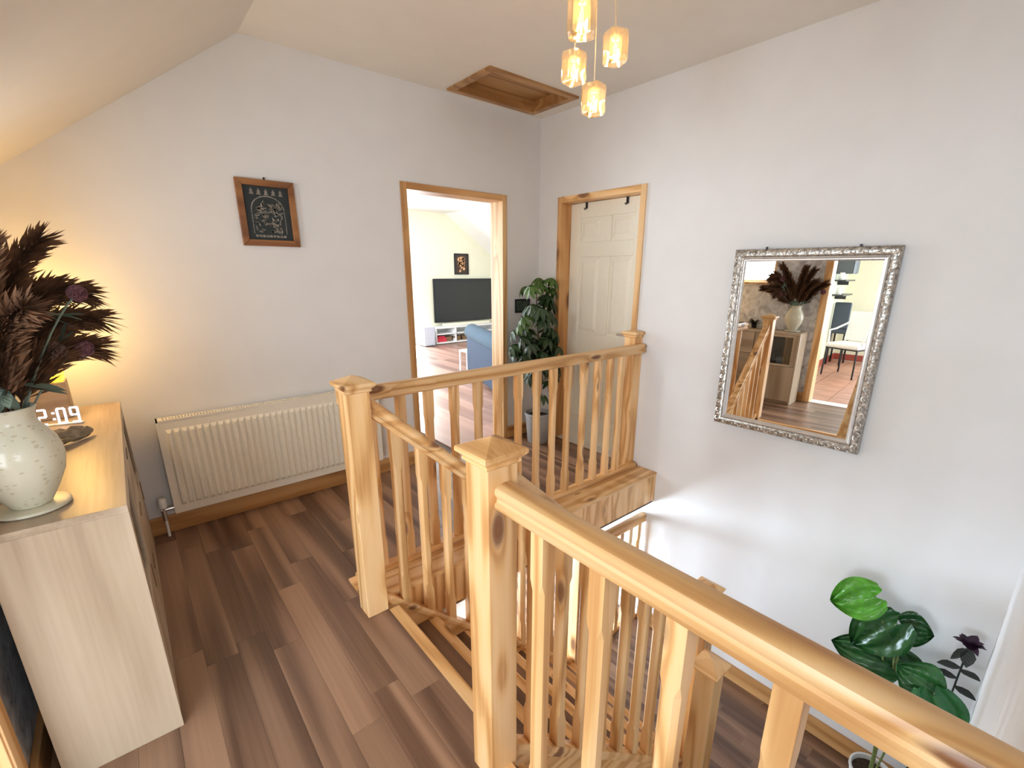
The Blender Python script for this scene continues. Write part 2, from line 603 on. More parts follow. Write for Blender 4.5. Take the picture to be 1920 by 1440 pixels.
obj('reveal', MB().box(XW - .09, XW + .01, wy1, wy1 + .02, wz0, wz1).box(XW - .09, XW + .01, wy0 - .02, wy0, wz0, wz1).box(XW - .09, XW + .02, wy1 + .02, wy0 - .02, wz0, wz0 + .02), pine('z'), w4)

# dining room shell
structure('wall_dining', MB().box(-7.1, -3.44, -1.15, -1.0, 0, 2.5).box(-7.1, -6.95, -4.5, -3.55, 0, 2.5).box(-7.1, -6.95, -1.95, -1.15, 0, 2.5).box(-7.1, -6.95, -3.55, -1.95, 0, 0.5).box(-7.1, -6.95, -3.55, -1.95, 2.2, 2.5)
          .box(-7.1, -6.5, -4.65, -4.5, 0, 2.5).box(-4.1, -3.44, -4.65, -4.5, 0, 2.5).box(-6.5, -4.1, -4.65, -4.5, 2.25, 2.5).box(-6.5, -4.1, -4.65, -4.5, 0, 0.25), CREAM, 'pale cream dining room walls shown by the mirror')
structure('ceiling', MB().box(-7.1, -3.44, -4.65, -1.0, 2.5, 2.62), WHITE, 'white dining room ceiling')
structure('baseboard_dining', MB().box(-6.95, -6.93, -4.5, -1.15, 0, 0.10).box(-6.93, -3.46, -1.17, -1.15, 0, .1), plain('red_tile', (0.35, 0.07, 0.045), 0.4), 'dark red tile skirting of the dining room')
for (nm, lab, a) in (('window_5', 'dining room window', ('x', -7.04, -7.0, -3.55, -1.95, .5, 2.2)), ('window_6', 'wide dining room window', ('y', -6.5, -4.1, -4.6, -4.56, .25, 2.25))):
    we = struct_empty(nm, lab)
    ax, x0, x1, y0, y1, z0, z1 = a
    t = .06
    if ax == 'x':
        obj('frame', MB().box(x0, x1, y0, y0 + t, z0, z1).box(x0, x1, y1 - t, y1, z0, z1).box(x0, x1, y0 + t, y1 - t, z0, z0 + t).box(x0, x1, y0 + t, y1 - t, z1 - t, z1), WHITE, we)
        obj('pane', MB().box(x0 + .015, x1 - .015, y0 + t, y1 - t, z0 + t, z1 - t), PANE, we)
    else:
        obj('frame', MB().box(x0, x0 + t, y0, y1, z0, z1).box(x1 - t, x1, y0, y1, z0, z1).box(x0 + t, x1 - t, y0, y1, z0, z0 + t).box(x0 + t, x1 - t, y0, y1, z1 - t, z1), WHITE, we)
        obj('pane', MB().box(x0 + t, x1 - t, y0 + .015, y1 - .015, z0 + t, z1 - t), PANE, we)

# skirting
structure('baseboard_back', MB().box(XW, DX0, -0.02, 0, 0, 0.105).box(DX1, 0, -0.02, 0, 0, 0.105), trim_pine('x'), 'pine skirting board under the radiator', bevel=0.003)
structure('baseboard_right', MB().box(-0.02, 0, EY0, -0.02, 0, 0.105), trim_pine('y'), 'short pine skirting board behind the umbrella plant', bevel=0.003)
structure('baseboard_left', MB().box(XW, XW + .02, -1.565, 0, 0, 0.105).box(XW, XW + .02, -4.4, KY1 - .07, 0, .105), trim_pine('y'), 'pine skirting board below the marbled wallpaper', bevel=0.003)
structure('baseboard_lower', MB().box(-0.02, 0, -3.24, -1.31, ZL, ZL + 0.12), trim_pine('y'), 'pine skirting board along the half landing wall', bevel=0.003)
structure('baseboard_front', MB().box(-2.18, -0.02, -3.24, -3.22, ZL, ZL + 0.12), trim_pine('x'), 'pine skirting board of the half landing end wall', bevel=0.003)

# door linings
t1 = struct_empty('trim_1', 'pine door lining around the open living room doorway')
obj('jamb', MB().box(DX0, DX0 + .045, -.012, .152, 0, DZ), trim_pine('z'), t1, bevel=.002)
obj('jamb', MB().box(DX1 - .045, DX1, -.012, .152, 0, DZ), pine('z'), t1, bevel=.002)
obj('head', MB().box(DX0 + .045, DX1 - .045, -.012, .152, DZ - .045, DZ), trim_pine('x'), t1, bevel=.002)
t2 = struct_empty('trim_2', 'pine door lining around the white panelled door')
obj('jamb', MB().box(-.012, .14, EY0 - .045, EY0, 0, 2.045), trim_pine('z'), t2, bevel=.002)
obj('jamb', MB().box(-.012, .14, EY1, EY1 + .045, 0, 2.045), pine('z'), t2, bevel=.002)
obj('head', MB().box(-.012, .14, EY1 + .045, EY0 - .045, 2.0, 2.045), pine('y'), t2, bevel=.002)
t3 = struct_empty('trim_3', 'pine architrave of the dining room doorway beside the wallpaper')
obj('jamb', MB().box(XW - .15, XW + .012, KY0, KY0 + .03, 0, KZ).box(XW, XW + .018, KY0 + .005, KY0 + .07, 0, KZ + .07), pine('z'), t3, bevel=.002)
obj('jamb', MB().box(XW - .15, XW + .012, KY1 - .03, KY1, 0, KZ).box(XW, XW + .018, KY1 - .07, KY1 - .005, 0, KZ + .07), pine('z'), t3, bevel=.002)
obj('head', MB().box(XW - .15, XW + .012, KY1, KY0, KZ - .03, KZ), pine('y'), t3, bevel=.002)
obj('threshold', MB().box(XW - .15, XW + .01, KY1, KY0, 0.0, 0.006), WHITE, t3)

# white panelled door
d2 = struct_empty('door_2', 'closed white six panel door in a pine lining')
ly0, ly1 = EY1 + .047, EY0 - .047
dm = MB().box(.112, .135, ly0, ly1, .008, 1.997)
xs_ = [ly0, ly0 + .11, (ly0 + ly1) / 2 - .05, (ly0 + ly1) / 2 + .05, ly1 - .11, ly1]
rows = [(0.24, 0.80), (0.97, 1.585), (1.70, 1.885)]
dm.box(.1, .112, xs_[0], xs_[1], .008, 1.997).box(.1, .112, xs_[4], xs_[5], .008, 1.997)
for z0, z1 in rows:
    dm.box(.1, .112, xs_[2], xs_[3], z0, z1)
for z0, z1 in ((.008, .24), (.80, .97), (1.585, 1.70), (1.885, 1.997)):
    dm.box(.1, .112, xs_[1], xs_[4], z0, z1)
obj('leaf', dm, DOORW, d2, bevel=.004)
for z0, z1 in rows:
    for a, b in ((xs_[1], xs_[2]), (xs_[3], xs_[4])):
        pm = MB()
        g = .012
        pm.loft([[(x, a + h, z0 + h), (x, b - h, z0 + h), (x, b - h, z1 - h), (x, a + h, z1 - h)] for x, h in ((.112, g), (.104, g + .03), (.103, g + .032))])
        obj('panel', pm, DOORW, d2)
dk = MB()
dk.tube([(.1, ly0 + .06, 1.0), (.05, ly0 + .06, 1.0), (.045, ly0 + .17, 1.0)], .009, 8)
obj('handle', dk, CHROME, d2, smooth=40)

# ------------------------------------------------------------------ stairs
st = thing('staircase', 'pine staircase with dark walnut treads going down to the half landing', 'staircase', (NX, YA, 0))


def nosing(x, z, y0, y1):
    pr = [(0, 0), (-.043, 0), (-.043, -.02), (0, -.028), (.008, -.022), (.01, -.010), (.007, -.003)]
    m = MB()
    m.sweep([(a, b) for a, b in pr], (x, y0, z + .001), (x, y1, z + .001), (1, 0, 0), (0, 0, 1))
    return m


ys0, ys1 = YB + .018, YA - .018
for k in range(0, 7):
    xk, zk = NX + k * GO, -k * RISE
    if k:
        obj('tread', MB().box(xk - GO + .001, xk - .025, ys0, ys1, zk - .03, zk), walnut('y'), st)
    obj('nosing', nosing(xk + .012, zk, ys0 if k else -2.236, ys1 if k else -1.434), pine('y'), st, bevel=.001)
    obj('riser', MB().box(xk - .025, xk - .012, ys0, ys1, zk - RISE, zk - .028), pine('y'), st)
for yy in (YA, YB):
    sm = MB()
    xa, xb = NX - .03, NX + 6 * GO + .022
    zl = lambda x: -(x - NX) * RISE / GO
    sm.loft([[(xa, y, zl(xa) + .0), (xa, y, zl(xa) - .27), (xb, y, max(zl(xb) - .2, ZL)), (xb, y, zl(xb) + .0)] for y in (yy - .017, yy + .017)])
    obj('string', sm, pine('x'), st, bevel=.002)

HR = [(-.022, 0), (-.029, .003), (-.031, .008), (-.031, .017), (-.025, .022), (-.0235, .030), (-.027, .036), (-.031, .043), (-.031, .051), (-.027, .059), (-.018, .064), (0, .067),
      (.018, .064), (.027, .059), (.031, .051), (.031, .043), (.027, .036), (.0235, .030), (.025, .022), (.031, .017), (.031, .008), (.029, .003), (.022, 0)]
BR = [(-.030, 0), (-.030, .016), (-.023, .028), (.023, .028), (.030, .016), (.030, 0)]


def baluster(x, y, z0, z1, slope=0.0, h=.0205, slope_y=0.0):
    """stop chamfered square spindle; the ends follow the slope along x"""
    c1 = .0095
    L = z1 - z0
    zs = [(0, .0008), (.13, .0008), (.16, c1), (L - .16, c1), (L - .13, .0008), (L, .0008)]
    rings = []
    for z, c in zs:
        a = h - c
        rings.append([(x + px, y + py, z0 + z + slope * px) for px, py in ((-a, -h), (a, -h), (h, -a), (h, a), (a, h), (-a, h), (-h, a), (-h, -a))])
    m = MB()
    m.loft(rings)
    return m


def banister(name, label, p0, p1, zr, zb, pos, axis, group=None, base=True, drop_end=0.0, rail_ext=(0, 0)):
    """level banister: p0 -> p1 in plan; rail underside zr, base rail bottom zb"""
    b = thing(name, label, 'banister', (p0[0], p0[1], zb), group)
    A, B = Vector((*p0, 0)), Vector((*p1, 0))
    d = (B - A).normalized()
    side = Vector((d.y, -d.x, 0))
    obj('handrail', MB().sweep(HR, A - d * rail_ext[0] + Vector((0, 0, zr)), B + d * rail_ext[1] + Vector((0, 0, zr)), side, (0, 0, 1)), pine(axis), b, smooth=30)
    obj('base_rail', MB().sweep(BR, A - d * rail_ext[0] + Vector((0, 0, zb)), B + d * rail_ext[1] + Vector((0, 0, zb)), side, (0, 0, 1)), pine(axis), b)
    for q in pos:
        x, y = (q, p0[1]) if axis == 'x' else (p0[0], q)
        obj('baluster', baluster(x, y, zb + .028, zr + .001), pine('z'), b)
    return b


def newel(x, y, z0, zn, label, apex=.026):
    n = thing('newel_post', label, 'newel post', (x, y, z0), 'square newel posts of the staircase')
    obj('post', MB().box(x - .047, x + .047, y - .047, y + .047, z0, zn), pine('z'), n, bevel=.003)
    cp = MB()
    cp.squares(x, y, [(.047, zn - .002), (.051, zn), (.0535, zn + .003), (.0535, zn + .008), (.0515, zn + .010), (.0545, zn + .014), (.060, zn + .018), (.063, zn + .021), (.066, zn + .024), (.0665, zn + .033), (.064, zn + .037), (.0615, zn + .038), (.001, zn + .038 + apex)])
    obj('cap', cp, pine('y'), n)
    return n


ZN = 1.016
PX = -2.238
newel(PX, -1.383, 0, ZN, 'pine newel post on the landing floor in front of the radiator')
newel(PX, -2.285, 0, ZN, 'pine newel post where the big front handrail meets the stair opening')
newel(-.047, -1.095, 0.0, ZN, 'pine newel post fixed against the white wall beside the white door', apex=.012)
newel(-.868, -2.245, ZL, -.092, 'lower pine newel post with its cap just above the front handrail')
newel(-.86, -1.383, ZL, -.25, 'lower pine newel post half hidden at the foot of the inner flight')
newel(-1.06, -2.40, ZL, -.325, 'lower pine newel post seen below the front handrail, shadow across it')

ZR = .906
banister('landing_banister', 'pine banister across the landing between doorway and stairwell', (-2.225, -1.16), (-.03, -1.16), ZR, .018,
         [-1.94, -1.79, -1.64, -1.49, -1.352, -1.205, -1.06, -.925, -.793, -.645, -.512, -.38, -.257, -2.09], 'x')
banister('front_banister', 'thick pine banister running along the near edge of the stairwell', (PX + .004, -2.331), (PX + .004, -3.24), ZR, 0.0,
         [-2.474, -2.65, -2.826, -3.002, -3.178], 'y')
banister('lower_banister', 'low pine guard rail beneath the landing edge by the white wall', (-.81, -1.275), (0, -1.275), -.425, ZL, [-.72, -.61, -.50, -.39, -.28, -.17, -.06], 'x')


def stair_banister(label, y, x0, x1, za, slope, pos, side_up=.0):
    """za: rail underside at x0; falls along +x"""
    b = thing('stair_banister', label, 'banister', (x0, y, 0), 'sloping stair banisters')
    sl_ = -slope
    d = Vector((1, 0, sl_)).normalized()
    up = Vector((-d.z, 0, d.x))
    r = MB()
    r.loft([[Vector((x, y + u, za + sl_ * (x - x0))) + Vector((0, 0, v / d.x)) for u, v in HR] for x in (x0, x1)])
    obj('handrail', r, pine('x'), b, smooth=30)
    r = MB()
    zb0 = -(x0 - NX) * RISE / GO + .0
    r.loft([[Vector((x, y + u, -(x - NX) * RISE / GO)) + Vector((0, 0, v / d.x)) for u, v in BR] for x in (x0, x1)])
    obj('base_rail', r, pine('x'), b)
    for x in pos:
        z0 = -(x - NX) * RISE / GO + .03
        z1 = za + sl_ * (x - x0) + .002
        obj('baluster', baluster(x, y, z0, z1, sl_), pine('z'), b)
    return b


stair_banister('sloping pine banister going down from the newel in front of the radiator', YA, PX + .047, -.905, .905, RISE / GO, [-2.085 + i * .121 for i in range(10)])
stair_banister('sloping pine banister going down from the newel of the front handrail', YB, PX + .047, -.905, .905, RISE / GO, [-2.085 + i * .121 for i in range(10)])

# landing edge
ap = struct_empty('trim_4', 'pine boarded edge of the landing floor above the lower hall')
obj('fascia', MB().box(-2.19, 0, -1.357, -1.337, -.215, -.004), pine('z'), ap)
obj('ledge', MB().box(-2.19, 0, -1.362, -1.19, -.004, .018), pine('x'), ap, bevel=.004)
obj('plate', MB().box(-2.258, -2.19, -1.335, -1.12, 0, .016), pine('x'), ap, bevel=.003)
ap2 = struct_empty('trim_5', 'pine boarded edge of the landing floor under the front banister')
obj('fascia', MB().box(-2.19, -2.172, -3.24, -2.336, -.215, .0), pine('z'), ap2)

# ------------------------------------------------------------------ loft hatch
h = thing('loft_hatch', 'square pine loft hatch in the flat ceiling', 'hatch', (-.53, -.30, ZC))
hx0, hx1, hy0, hy1 = -.925, -.14, -.55, -.06
fw = .05
HP = wood('hatch_pine', 'x', (.50, .29, .12), (.42, .22, .08), (.30, .14, .045))
obj('frame', MB().box(hx0, hx1, hy0, hy0 + fw, ZC - .014, ZC + .1), HP, h, bevel=.003)
obj('frame', MB().box(hx0, hx1, hy1 - fw, hy1, ZC - .014, ZC + .1), HP, h, bevel=.003)
obj('frame', MB().box(hx0, hx0 + fw, hy0 + fw, hy1 - fw, ZC - .014, ZC + .1), HP, h, bevel=.003)
obj('frame', MB().box(hx1 - fw, hx1, hy0 + fw, hy1 - fw, ZC - .014, ZC + .1), HP, h, bevel=.003)
obj('panel', MB().box(hx0 + fw, hx1 - fw, hy0 + fw, hy1 - fw, ZC + .06, ZC + .1), HP, h)

# ------------------------------------------------------------------ pendant light
BULB = plain('bulb_glow', (1, .8, .5), .4, emit=((1.0, .72, .32), 8.0))
SHADE = glass_mat('shade_glass', (1.0, .93, .78), .62, .06)
nt = SHADE.node_tree
tl = N(nt, 'ShaderNodeBsdfTranslucent')
tl.inputs[0].default_value = (.85, .60, .30, 1)
mx2 = N(nt, 'ShaderNodeMixShader')
mx2.inputs[0].default_value = .06
old = [n for n in nt.nodes if n.type == 'MIX_SHADER' and n != mx2][0]
lk(nt, old.outputs[0], mx2.inputs[1])
lk(nt, tl.outputs[0], mx2.inputs[2])
lk(nt, mx2.outputs[0], [n for n in nt.nodes if n.type == 'OUTPUT_MATERIAL'][0].inputs[0])
GLOWG = plain('shade_core', (1, .8, .5), .3, emit=((1.0, .62, .2), 1.6))
pd_ = thing('pendant_light', 'cluster of four lit glass cube pendants hanging over the stairs', 'pendant light', (-1.35, -1.75, ZC))
cpl = MB()
cpl.lathe([(.0, ZC), (.13, ZC), (.13, ZC - .02), (.12, ZC - .03), (0, ZC - .032)], -1.35, -1.75, 32, caps=False)
obj('ceiling_plate', cpl, CHROME, pd_, smooth=40)


def pendant(c, s, rz):
    c = Vector(c)
    cd = MB()
    top = Vector((-1.35, -1.75, ZC - .03)) + (c - Vector((-1.35, -1.75, c.z))) * .75
    cd.tube([top, (c.x, c.y, c.z + s * .68)], .0022, 6)
    obj('cord', cd, plain('clear_cord', (.75, .65, .5), .3), pd_)
    hx, hz = s * .5, s * .68
    rings = []
    for z, k in ((-hz, .72), (-hz * .93, .90), (-hz * .72, 1.0), (-hz * .3, .97), (hz * .3, .97), (hz * .72, 1.0), (hz * .93, .92), (hz, .76)):
        a = hx * k
        ch = a * .72
        ring = [(-ch, -a), (ch, -a), (a, -ch), (a, ch), (ch, a), (-ch, a), (-a, ch), (-a, -ch)]
        rings.append([(c.x + x * math.cos(rz) - y * math.sin(rz), c.y + x * math.sin(rz) + y * math.cos(rz), c.z + z) for x, y in ring])
    m = MB()
    m.loft(rings)
    inner = []
    for z, k in ((-hz * .75, .5), (-hz * .6, .62), (hz * .55, .6), (hz * .8, .3)):
        a = hx * k
        inner.append([(c.x + a * math.cos(2 * PI * j / 10), c.y + a * math.sin(2 * PI * j / 10), c.z + z) for j in range(10)])
    m.loft(inner)
    sh = obj('glass_shade', m, SHADE, pd_, smooth=30)
    bm_ = MB()
    bm_.lathe([(.001, c.z - hz * .42), (.007, c.z - hz * .35), (.009, c.z - hz * .1), (.005, c.z + hz * .2), (.001, c.z + hz * .38)], c.x, c.y, 10)
    obj('bulb', bm_, BULB, sh, smooth=50)
    hd = MB()
    hd.lathe([(.012, c.z + hz * .5), (.012, c.z + hz * 1.06)], c.x, c.y, 12)
    obj('lamp_holder', hd, CHROME, sh)
    l = bpy.data.lights.new('pendant_lamp', 'POINT')
    l.energy, l.color, l.shadow_soft_size = 5.0, (1, .72, .40), .02
    lo = bpy.data.objects.new('pendant_lamp', l)
    lo.location = c - Vector((0, 0, .0))
    COL.objects.link(lo)


pendant((-1.432, -1.774, 2.352), .104, .75)
pendant((-1.365, -1.678, 2.228), .080, .15)
pendant((-1.27, -1.80, 2.283), .080, 1.2)
pendant((-1.328, -1.754, 2.111), .078, .2)

# ------------------------------------------------------------------ radiator
rd = thing('radiator', 'long cream panel radiator on the wall under the etching', 'radiator', (-2.2, -.06, .13))
rx0, rx1, rz0, rz1, ry = -2.842, -1.60, .138, .682, -.098
pm = MB().box(rx0, rx1, ry + .006, ry + .02, rz0, rz1)
n = 34
pit = (rx1 - rx0 - .06) / n
for i in range(n):
    xa = rx0 + .03 + i * pit
    a, b = xa + pit * .10, xa + pit * .90
    f0, f1 = xa + pit * .30, xa + pit * .70
    zt, zb_ = rz1 - .05, rz0 + .045
    pm.loft([[(a, ry + .006, zb_), (f0, ry - .006, zb_ + .018), (f1, ry - .006, zb_ + .018), (b, ry + .006, zb_)], [(a, ry + .006, zt), (f0, ry - .006, zt - .018), (f1, ry - .006, zt - .018), (b, ry + .006, zt)]], caps=False, closed=False)
    pm.add([(a, ry + .006, zb_), (b, ry + .006, zb_), (f1, ry - .006, zb_ + .018), (f0, ry - .006, zb_ + .018), (a, ry + .006, zt), (b, ry + .006, zt), (f1, ry - .006, zt - .018), (f0, ry - .006, zt - .018)], [(0, 1, 2, 3), (7, 6, 5, 4)])
obj('front_panel', pm, RADW, rd)
obj('back_panel', MB().box(rx0 + .01, rx1 - .01, -.04, -.03, rz0 + .01, rz1 - .02), RADW, rd)
obj('side_panel', MB().box(rx0 - .002, rx0 + .008, ry + .004, -.03, rz0 + .01, rz1 + .006), RADW, rd)
obj('side_panel', MB().box(rx1 - .008, rx1 + .002, ry + .004, -.03, rz0 + .01, rz1 + .006), RADW, rd)
gm = MB().box(rx0, rx1, ry + .004, ry + .014, rz1 - .004, rz1 + .006).box(rx0, rx1, -.04, -.03, rz1 - .004, rz1 + .006).box(rx0, rx0 + .03, ry + .014, -.04, rz1 - .004, rz1 + .006).box(rx1 - .03, rx1, ry + .014, -.04, rz1 - .004, rz1 + .006)
x = rx0 + .038
while x < rx1 - .035:
    gm.box(x, x + .007, ry + .014, -.04, rz1 - .002, rz1 + .005)
    x += .0145
obj('top_grille', gm, RADW, rd)
vm = MB()
vm.tube([(rx0 - .05, -.06, .10), (rx0 - .05, -.06, .17)], .012, 10)
vm.tube([(rx0 - .06, -.06, .165), (rx0 + .01, -.06, .165)], .010, 10)
obj('valve', vm, CHROME, rd, smooth=40)
km = MB()
km.lathe([(.016, .175), (.021, .18), (.021, .225), (.016, .235)], rx0 - .05, -.06, 14)
obj('valve_cap', km, WHITE, rd, smooth=40)
tm = MB()
tm.tube([(rx0 - .05, -.06, 0), (rx0 - .05, -.06, .10)], .007, 8)
obj('pipe', tm, WHITE, rd, smooth=40)

# ------------------------------------------------------------------ framed etching
pc = thing('framed_etching', 'small wooden framed silver etching on a black ground', 'picture', (-2.125, 0, 1.78))
px0, px1, pz0, pz1, pw = -2.278, -1.974, 1.603, 1.958, .034
FRW = wood('frame_wood', 'x', (.34, .15, .05), (.27, .11, .035), (.17, .06, .02), knots=False)


def frame_pieces(parent, x0, x1, z0, z1, w_, y0, y1, mat, inner=None):
    for q in ([(x0, z0), (x1, z0), (x1 - w_, z0 + w_), (x0 + w_, z0 + w_)], [(x1, z0), (x1, z1), (x1 - w_, z1 - w_), (x1 - w_, z0 + w_)],
              [(x1, z1), (x0, z1), (x0 + w_, z1 - w_), (x1 - w_, z1 - w_)], [(x0, z1), (x0, z0), (x0 + w_, z0 + w_), (x0 + w_, z1 - w_)]):
        m = MB()
        m.loft([[(a, y, c) for a, c in q] for y in (y1, y0)])
        obj('frame', m, mat, parent, bevel=.003)


frame_pieces(pc, px0, px1, pz0, pz1, pw, -.022, 0, FRW)
obj('mount', MB().box(px0 + pw, px1 - pw, -.010, -.002, pz0 + pw, pz1 - pw), plain('black_mount', (.012, .02, .022), .6), pc)
em = MB()
rn = random.Random(5)
cx, cz = (px0 + px1) / 2, (pz0 + pz1) / 2
y_ = -.0105


def poly(m, pts):
    m.add([(cx + a, y_, cz + b) for a, b in pts], [tuple(range(len(pts)))])


for i in range(28):          # arched border
    a0, a1 = PI * i / 28, PI * (i + 1) / 28
    poly(em, [(.088 * math.cos(a0), .02 + .075 * math.sin(a0)), (.088 * math.cos(a1), .02 + .075 * math.sin(a1)), (.082 * math.cos(a1), .02 + .069 * math.sin(a1)), (.082 * math.cos(a0), .02 + .069 * math.sin(a0))])
for s_ in (-1, 1):
    poly(em, [(s_ * .088, .02), (s_ * .088, -.11), (s_ * .084, -.11), (s_ * .084, .02)])
for i in range(5):           # row of finials
    u = -.076 + i * .038
    poly(em, [(u - .012, .098), (u + .012, .098), (u + .006, .112), (u + .009, .116), (u, .132), (u - .009, .116), (u - .006, .112)])
for i in range(70):          # scattered foliage and creatures, silvery dabs
    u, v = rn.uniform(-.07, .07), rn.uniform(-.10, .05)
    a, l, w_ = rn.uniform(0, PI), rn.uniform(.010, .028), rn.uniform(.003, .008)
    ca, sa = math.cos(a), math.sin(a)
    poly(em, [(u + l * ca, v + l * sa), (u - w_ * sa, v + w_ * ca), (u - l * .7 * ca, v - l * .7 * sa), (u + w_ * sa, v - w_ * ca)])
for i in range(9):
    u = -.075 + i * .0185
    poly(em, [(u - .008, -.128), (u + .007, -.13), (u + .008, -.118), (u - .006, -.115)])
obj('etching', em, plain('pewter', (.22, .20, .17), .5, metal=.3, noise=.5, nscale=60), pc)
obj('hanging_ring', MB().box(cx - .004, cx + .004, -.012, -.004, pz1, pz1 + .014), DARK, pc)

# small picture behind the umbrella plant
sp_ = thing('framed_picture', 'tiny dark green picture hung behind the umbrella plant', 'picture', (-.19, 0, 1.19))
frame_pieces(sp_, -.274, -.107, 1.123, 1.240, .012, -.014, 0, DARK)
obj('print', MB().box(-.262, -.119, -.008, -.002, 1.135, 1.228), plain('green_print', (.05, .075, .05), .5, noise=.6, nscale=40), sp_)

# ------------------------------------------------------------------ mirror
mo = thing('wall_mirror', 'large mirror in ornate silver frame hung on the stairwell wall', 'mirror', (-.034, -2.170, 1.070))
MW, MH = .39, .527
SILV = plain('antique_silver', (.42, .39, .35), .38, metal=.85, noise=.55, nscale=70)
SILV2 = plain('bright_silver', (.78, .77, .75), .3, metal=.75, noise=.05)
# built flat: u across (world -y), v up, depth towards the room (-x)
loc_m = Vector((-.034, -2.170, 1.070))


def mp(u, v, d):
    return loc_m + Vector((-d, -u, v))


def ring_frame(m, prof):
    """prof [(inset, depth)] swept round the mirror, mitred"""
    rs = []
    for i, d in prof:
        rs.append([mp(-MW + i, -MH + i, d), mp(MW - i, -MH + i, d), mp(MW - i, MH - i, d), mp(-MW + i, MH - i, d)])
    m.loft(rs, caps=False)


fm = MB()
ring_frame(fm, [(0, -.006), (0, .014), (.006, .020), (.022, .024), (.036, .020), (.044, .012)])
obj('outer_frame', fm, SILV, mo, smooth=50)
fm = MB()
ring_frame(fm, [(.043, -.004), (.043, .016), (.050, .020), (.056, .014), (.060, .014), (.065, .008), (.068, .002)])
obj('inner_frame', fm, SILV2, mo)
om = MB()
rn = random.Random(3)


def curl(u, v, ang, s_):
    pts, rr = [], []
    for k in range(7):
        t = k / 6
        a = ang + t * 3.6 * (1 if rn.random() < 2 else -1)
        r_ = s_ * (1 - .75 * t)
        pts.append(mp(u + r_ * math.cos(a), v + r_ * math.sin(a), .022 + .006 * math.sin(t * PI)))
        rr.append(.0042 * (1 - .6 * t))
    om.tube(pts, rr, 5)


def bead(u, v, r_):
    c = mp(u, v, .023)
    ring = []
    for k, (q, d) in enumerate(((1.0, 0), (.8, .5), (.4, .85), (.02, 1.0))):
        ring.append([c + Vector((-d * r_, -q * r_ * math.cos(2 * PI * j / 7), q * r_ * math.sin(2 * PI * j / 7))) for j in range(7)])
    om.loft(ring, caps=False)


def run(n_, f):
    for i in range(n_):
        t = (i + .5) / n_ * 2 - 1
        u, v, a = f(t)
        curl(u, v, a + (i % 2) * PI + rn.uniform(-.3, .3), .0155)
        if i % 3 == 1:
            bead(u, v, .0085)


run(28, lambda t: (t * (MW - .02), MH - .021, .4))
run(28, lambda t: (t * (MW - .02), -MH + .021, .4))
run(38, lambda t: (-MW + .021, t * (MH - .02), 1.9))
run(38, lambda t: (MW - .021, t * (MH - .02), 1.9))
oo = obj('scrollwork', om, plain('worn_silver', (.72, .69, .64), .3, metal=.85, noise=.3, nscale=60), mo, smooth=60)
MIR = bpy.data.materials.new('mirror_silver')
nt, bs = nodes(MIR)
bs.inputs['Base Color'].default_value = (.93, .94, .93, 1)
bs.inputs['Metallic'].default_value = 1
bs.inputs['Roughness'].default_value = .0
obj('glass', MB().box(loc_m.x - .004, loc_m.x, loc_m.y - MW + .06, loc_m.y + MW - .06, loc_m.z - MH + .06, loc_m.z + MH - .06), MIR, mo)
obj('back_board', MB().box(loc_m.x, loc_m.x + .006, loc_m.y - MW + .01, loc_m.y + MW - .01, loc_m.z - MH + .01, loc_m.z + MH - .01), DARK, mo)
mo.rotation_euler = (0, 0, .048)
for yy in (-1.95, -2.39):
    obj('hanging_ring', MB().box(-.05, -.04, yy - .005, yy + .005, 1.595, 1.608), DARK, mo)

# ------------------------------------------------------------------ over-door hooks
for yy, side in ((-.449, 'further from the stairwell'), (-.848, 'closer to the stairwell')):
    k_ = thing('door_hook', 'black hook hung over the white door top, the one ' + side, 'hook', (.098, yy, 1.97), 'black hooks over the white door')
    obj('strap', MB().box(.093, .099, yy - .011, yy + .011, 1.952, 1.998), BLACK, k_, bevel=.002)
    km = MB()
    km.tube([(.095, yy, 1.957), (.085, yy, 1.945), (.072, yy, 1.945), (.068, yy, 1.955)], .004, 6)
    obj('prong', km, BLACK, k_)

# ------------------------------------------------------------------ cabinet and what stands on it
cb = thing('sideboard', 'pale oak effect sideboard along the papered left wall', 'cabinet', (-3.1, -.82, 0))
cx0, cx1, cy0, cy1, cz1 = -3.25, -2.962, -1.512, -.10, .822
OZ, OY = oak('z'), oak('y')
HNDL = plain('brown_inlay', (.16, .10, .06), .5)
obj('side_panel', MB().box(cx0, cx1, cy0, cy0 + .018, 0, cz1 - .022), OZ, cb, bevel=.001)
obj('side_panel', MB().box(cx0, cx1, cy1 - .018, cy1, 0, cz1 - .022), OZ, cb, bevel=.001)
obj('top', MB().box(cx0, cx1, cy0 - .001, cy1, cz1 - .022, cz1), OY, cb, bevel=.0015)
obj('bottom', MB().box(cx0, cx1 - .02, cy0 + .022, cy1 - .022, .03, .05), OY, cb)
obj('plinth', MB().box(cx1 - .05, cx1 - .035, cy0 + .022, cy1 - .022, 0, .03), OY, cb)
obj('back_panel', MB().box(cx0, cx0 + .006, cy0 + .022, cy1 - .022, .05, cz1 - .022), plain('cabinet_inside', (.10, .10, .12), .6), cb)
bays = [cy0 + .016 + i * (cy1 - cy0 - .032) / 3 for i in range(4)]
for b_ in bays[1:3]:
    obj('divider', MB().box(cx0 + .006, cx1 - .022, b_ - .009, b_ + .009, .05, cz1 - .022), OZ, cb)
obj('shelf', MB().box(cx0 + .006, cx1 - .03, bays[0] + .011, bays[1] - .009, .43, .446), OY, cb)
obj('shelf', MB().box(cx0 + .006, cx1 - .03, bays[2] + .009, bays[3] - .011, .43, .446), OY, cb)
DG = glass_mat('smoked_glass', (.75, .78, .82), .9)
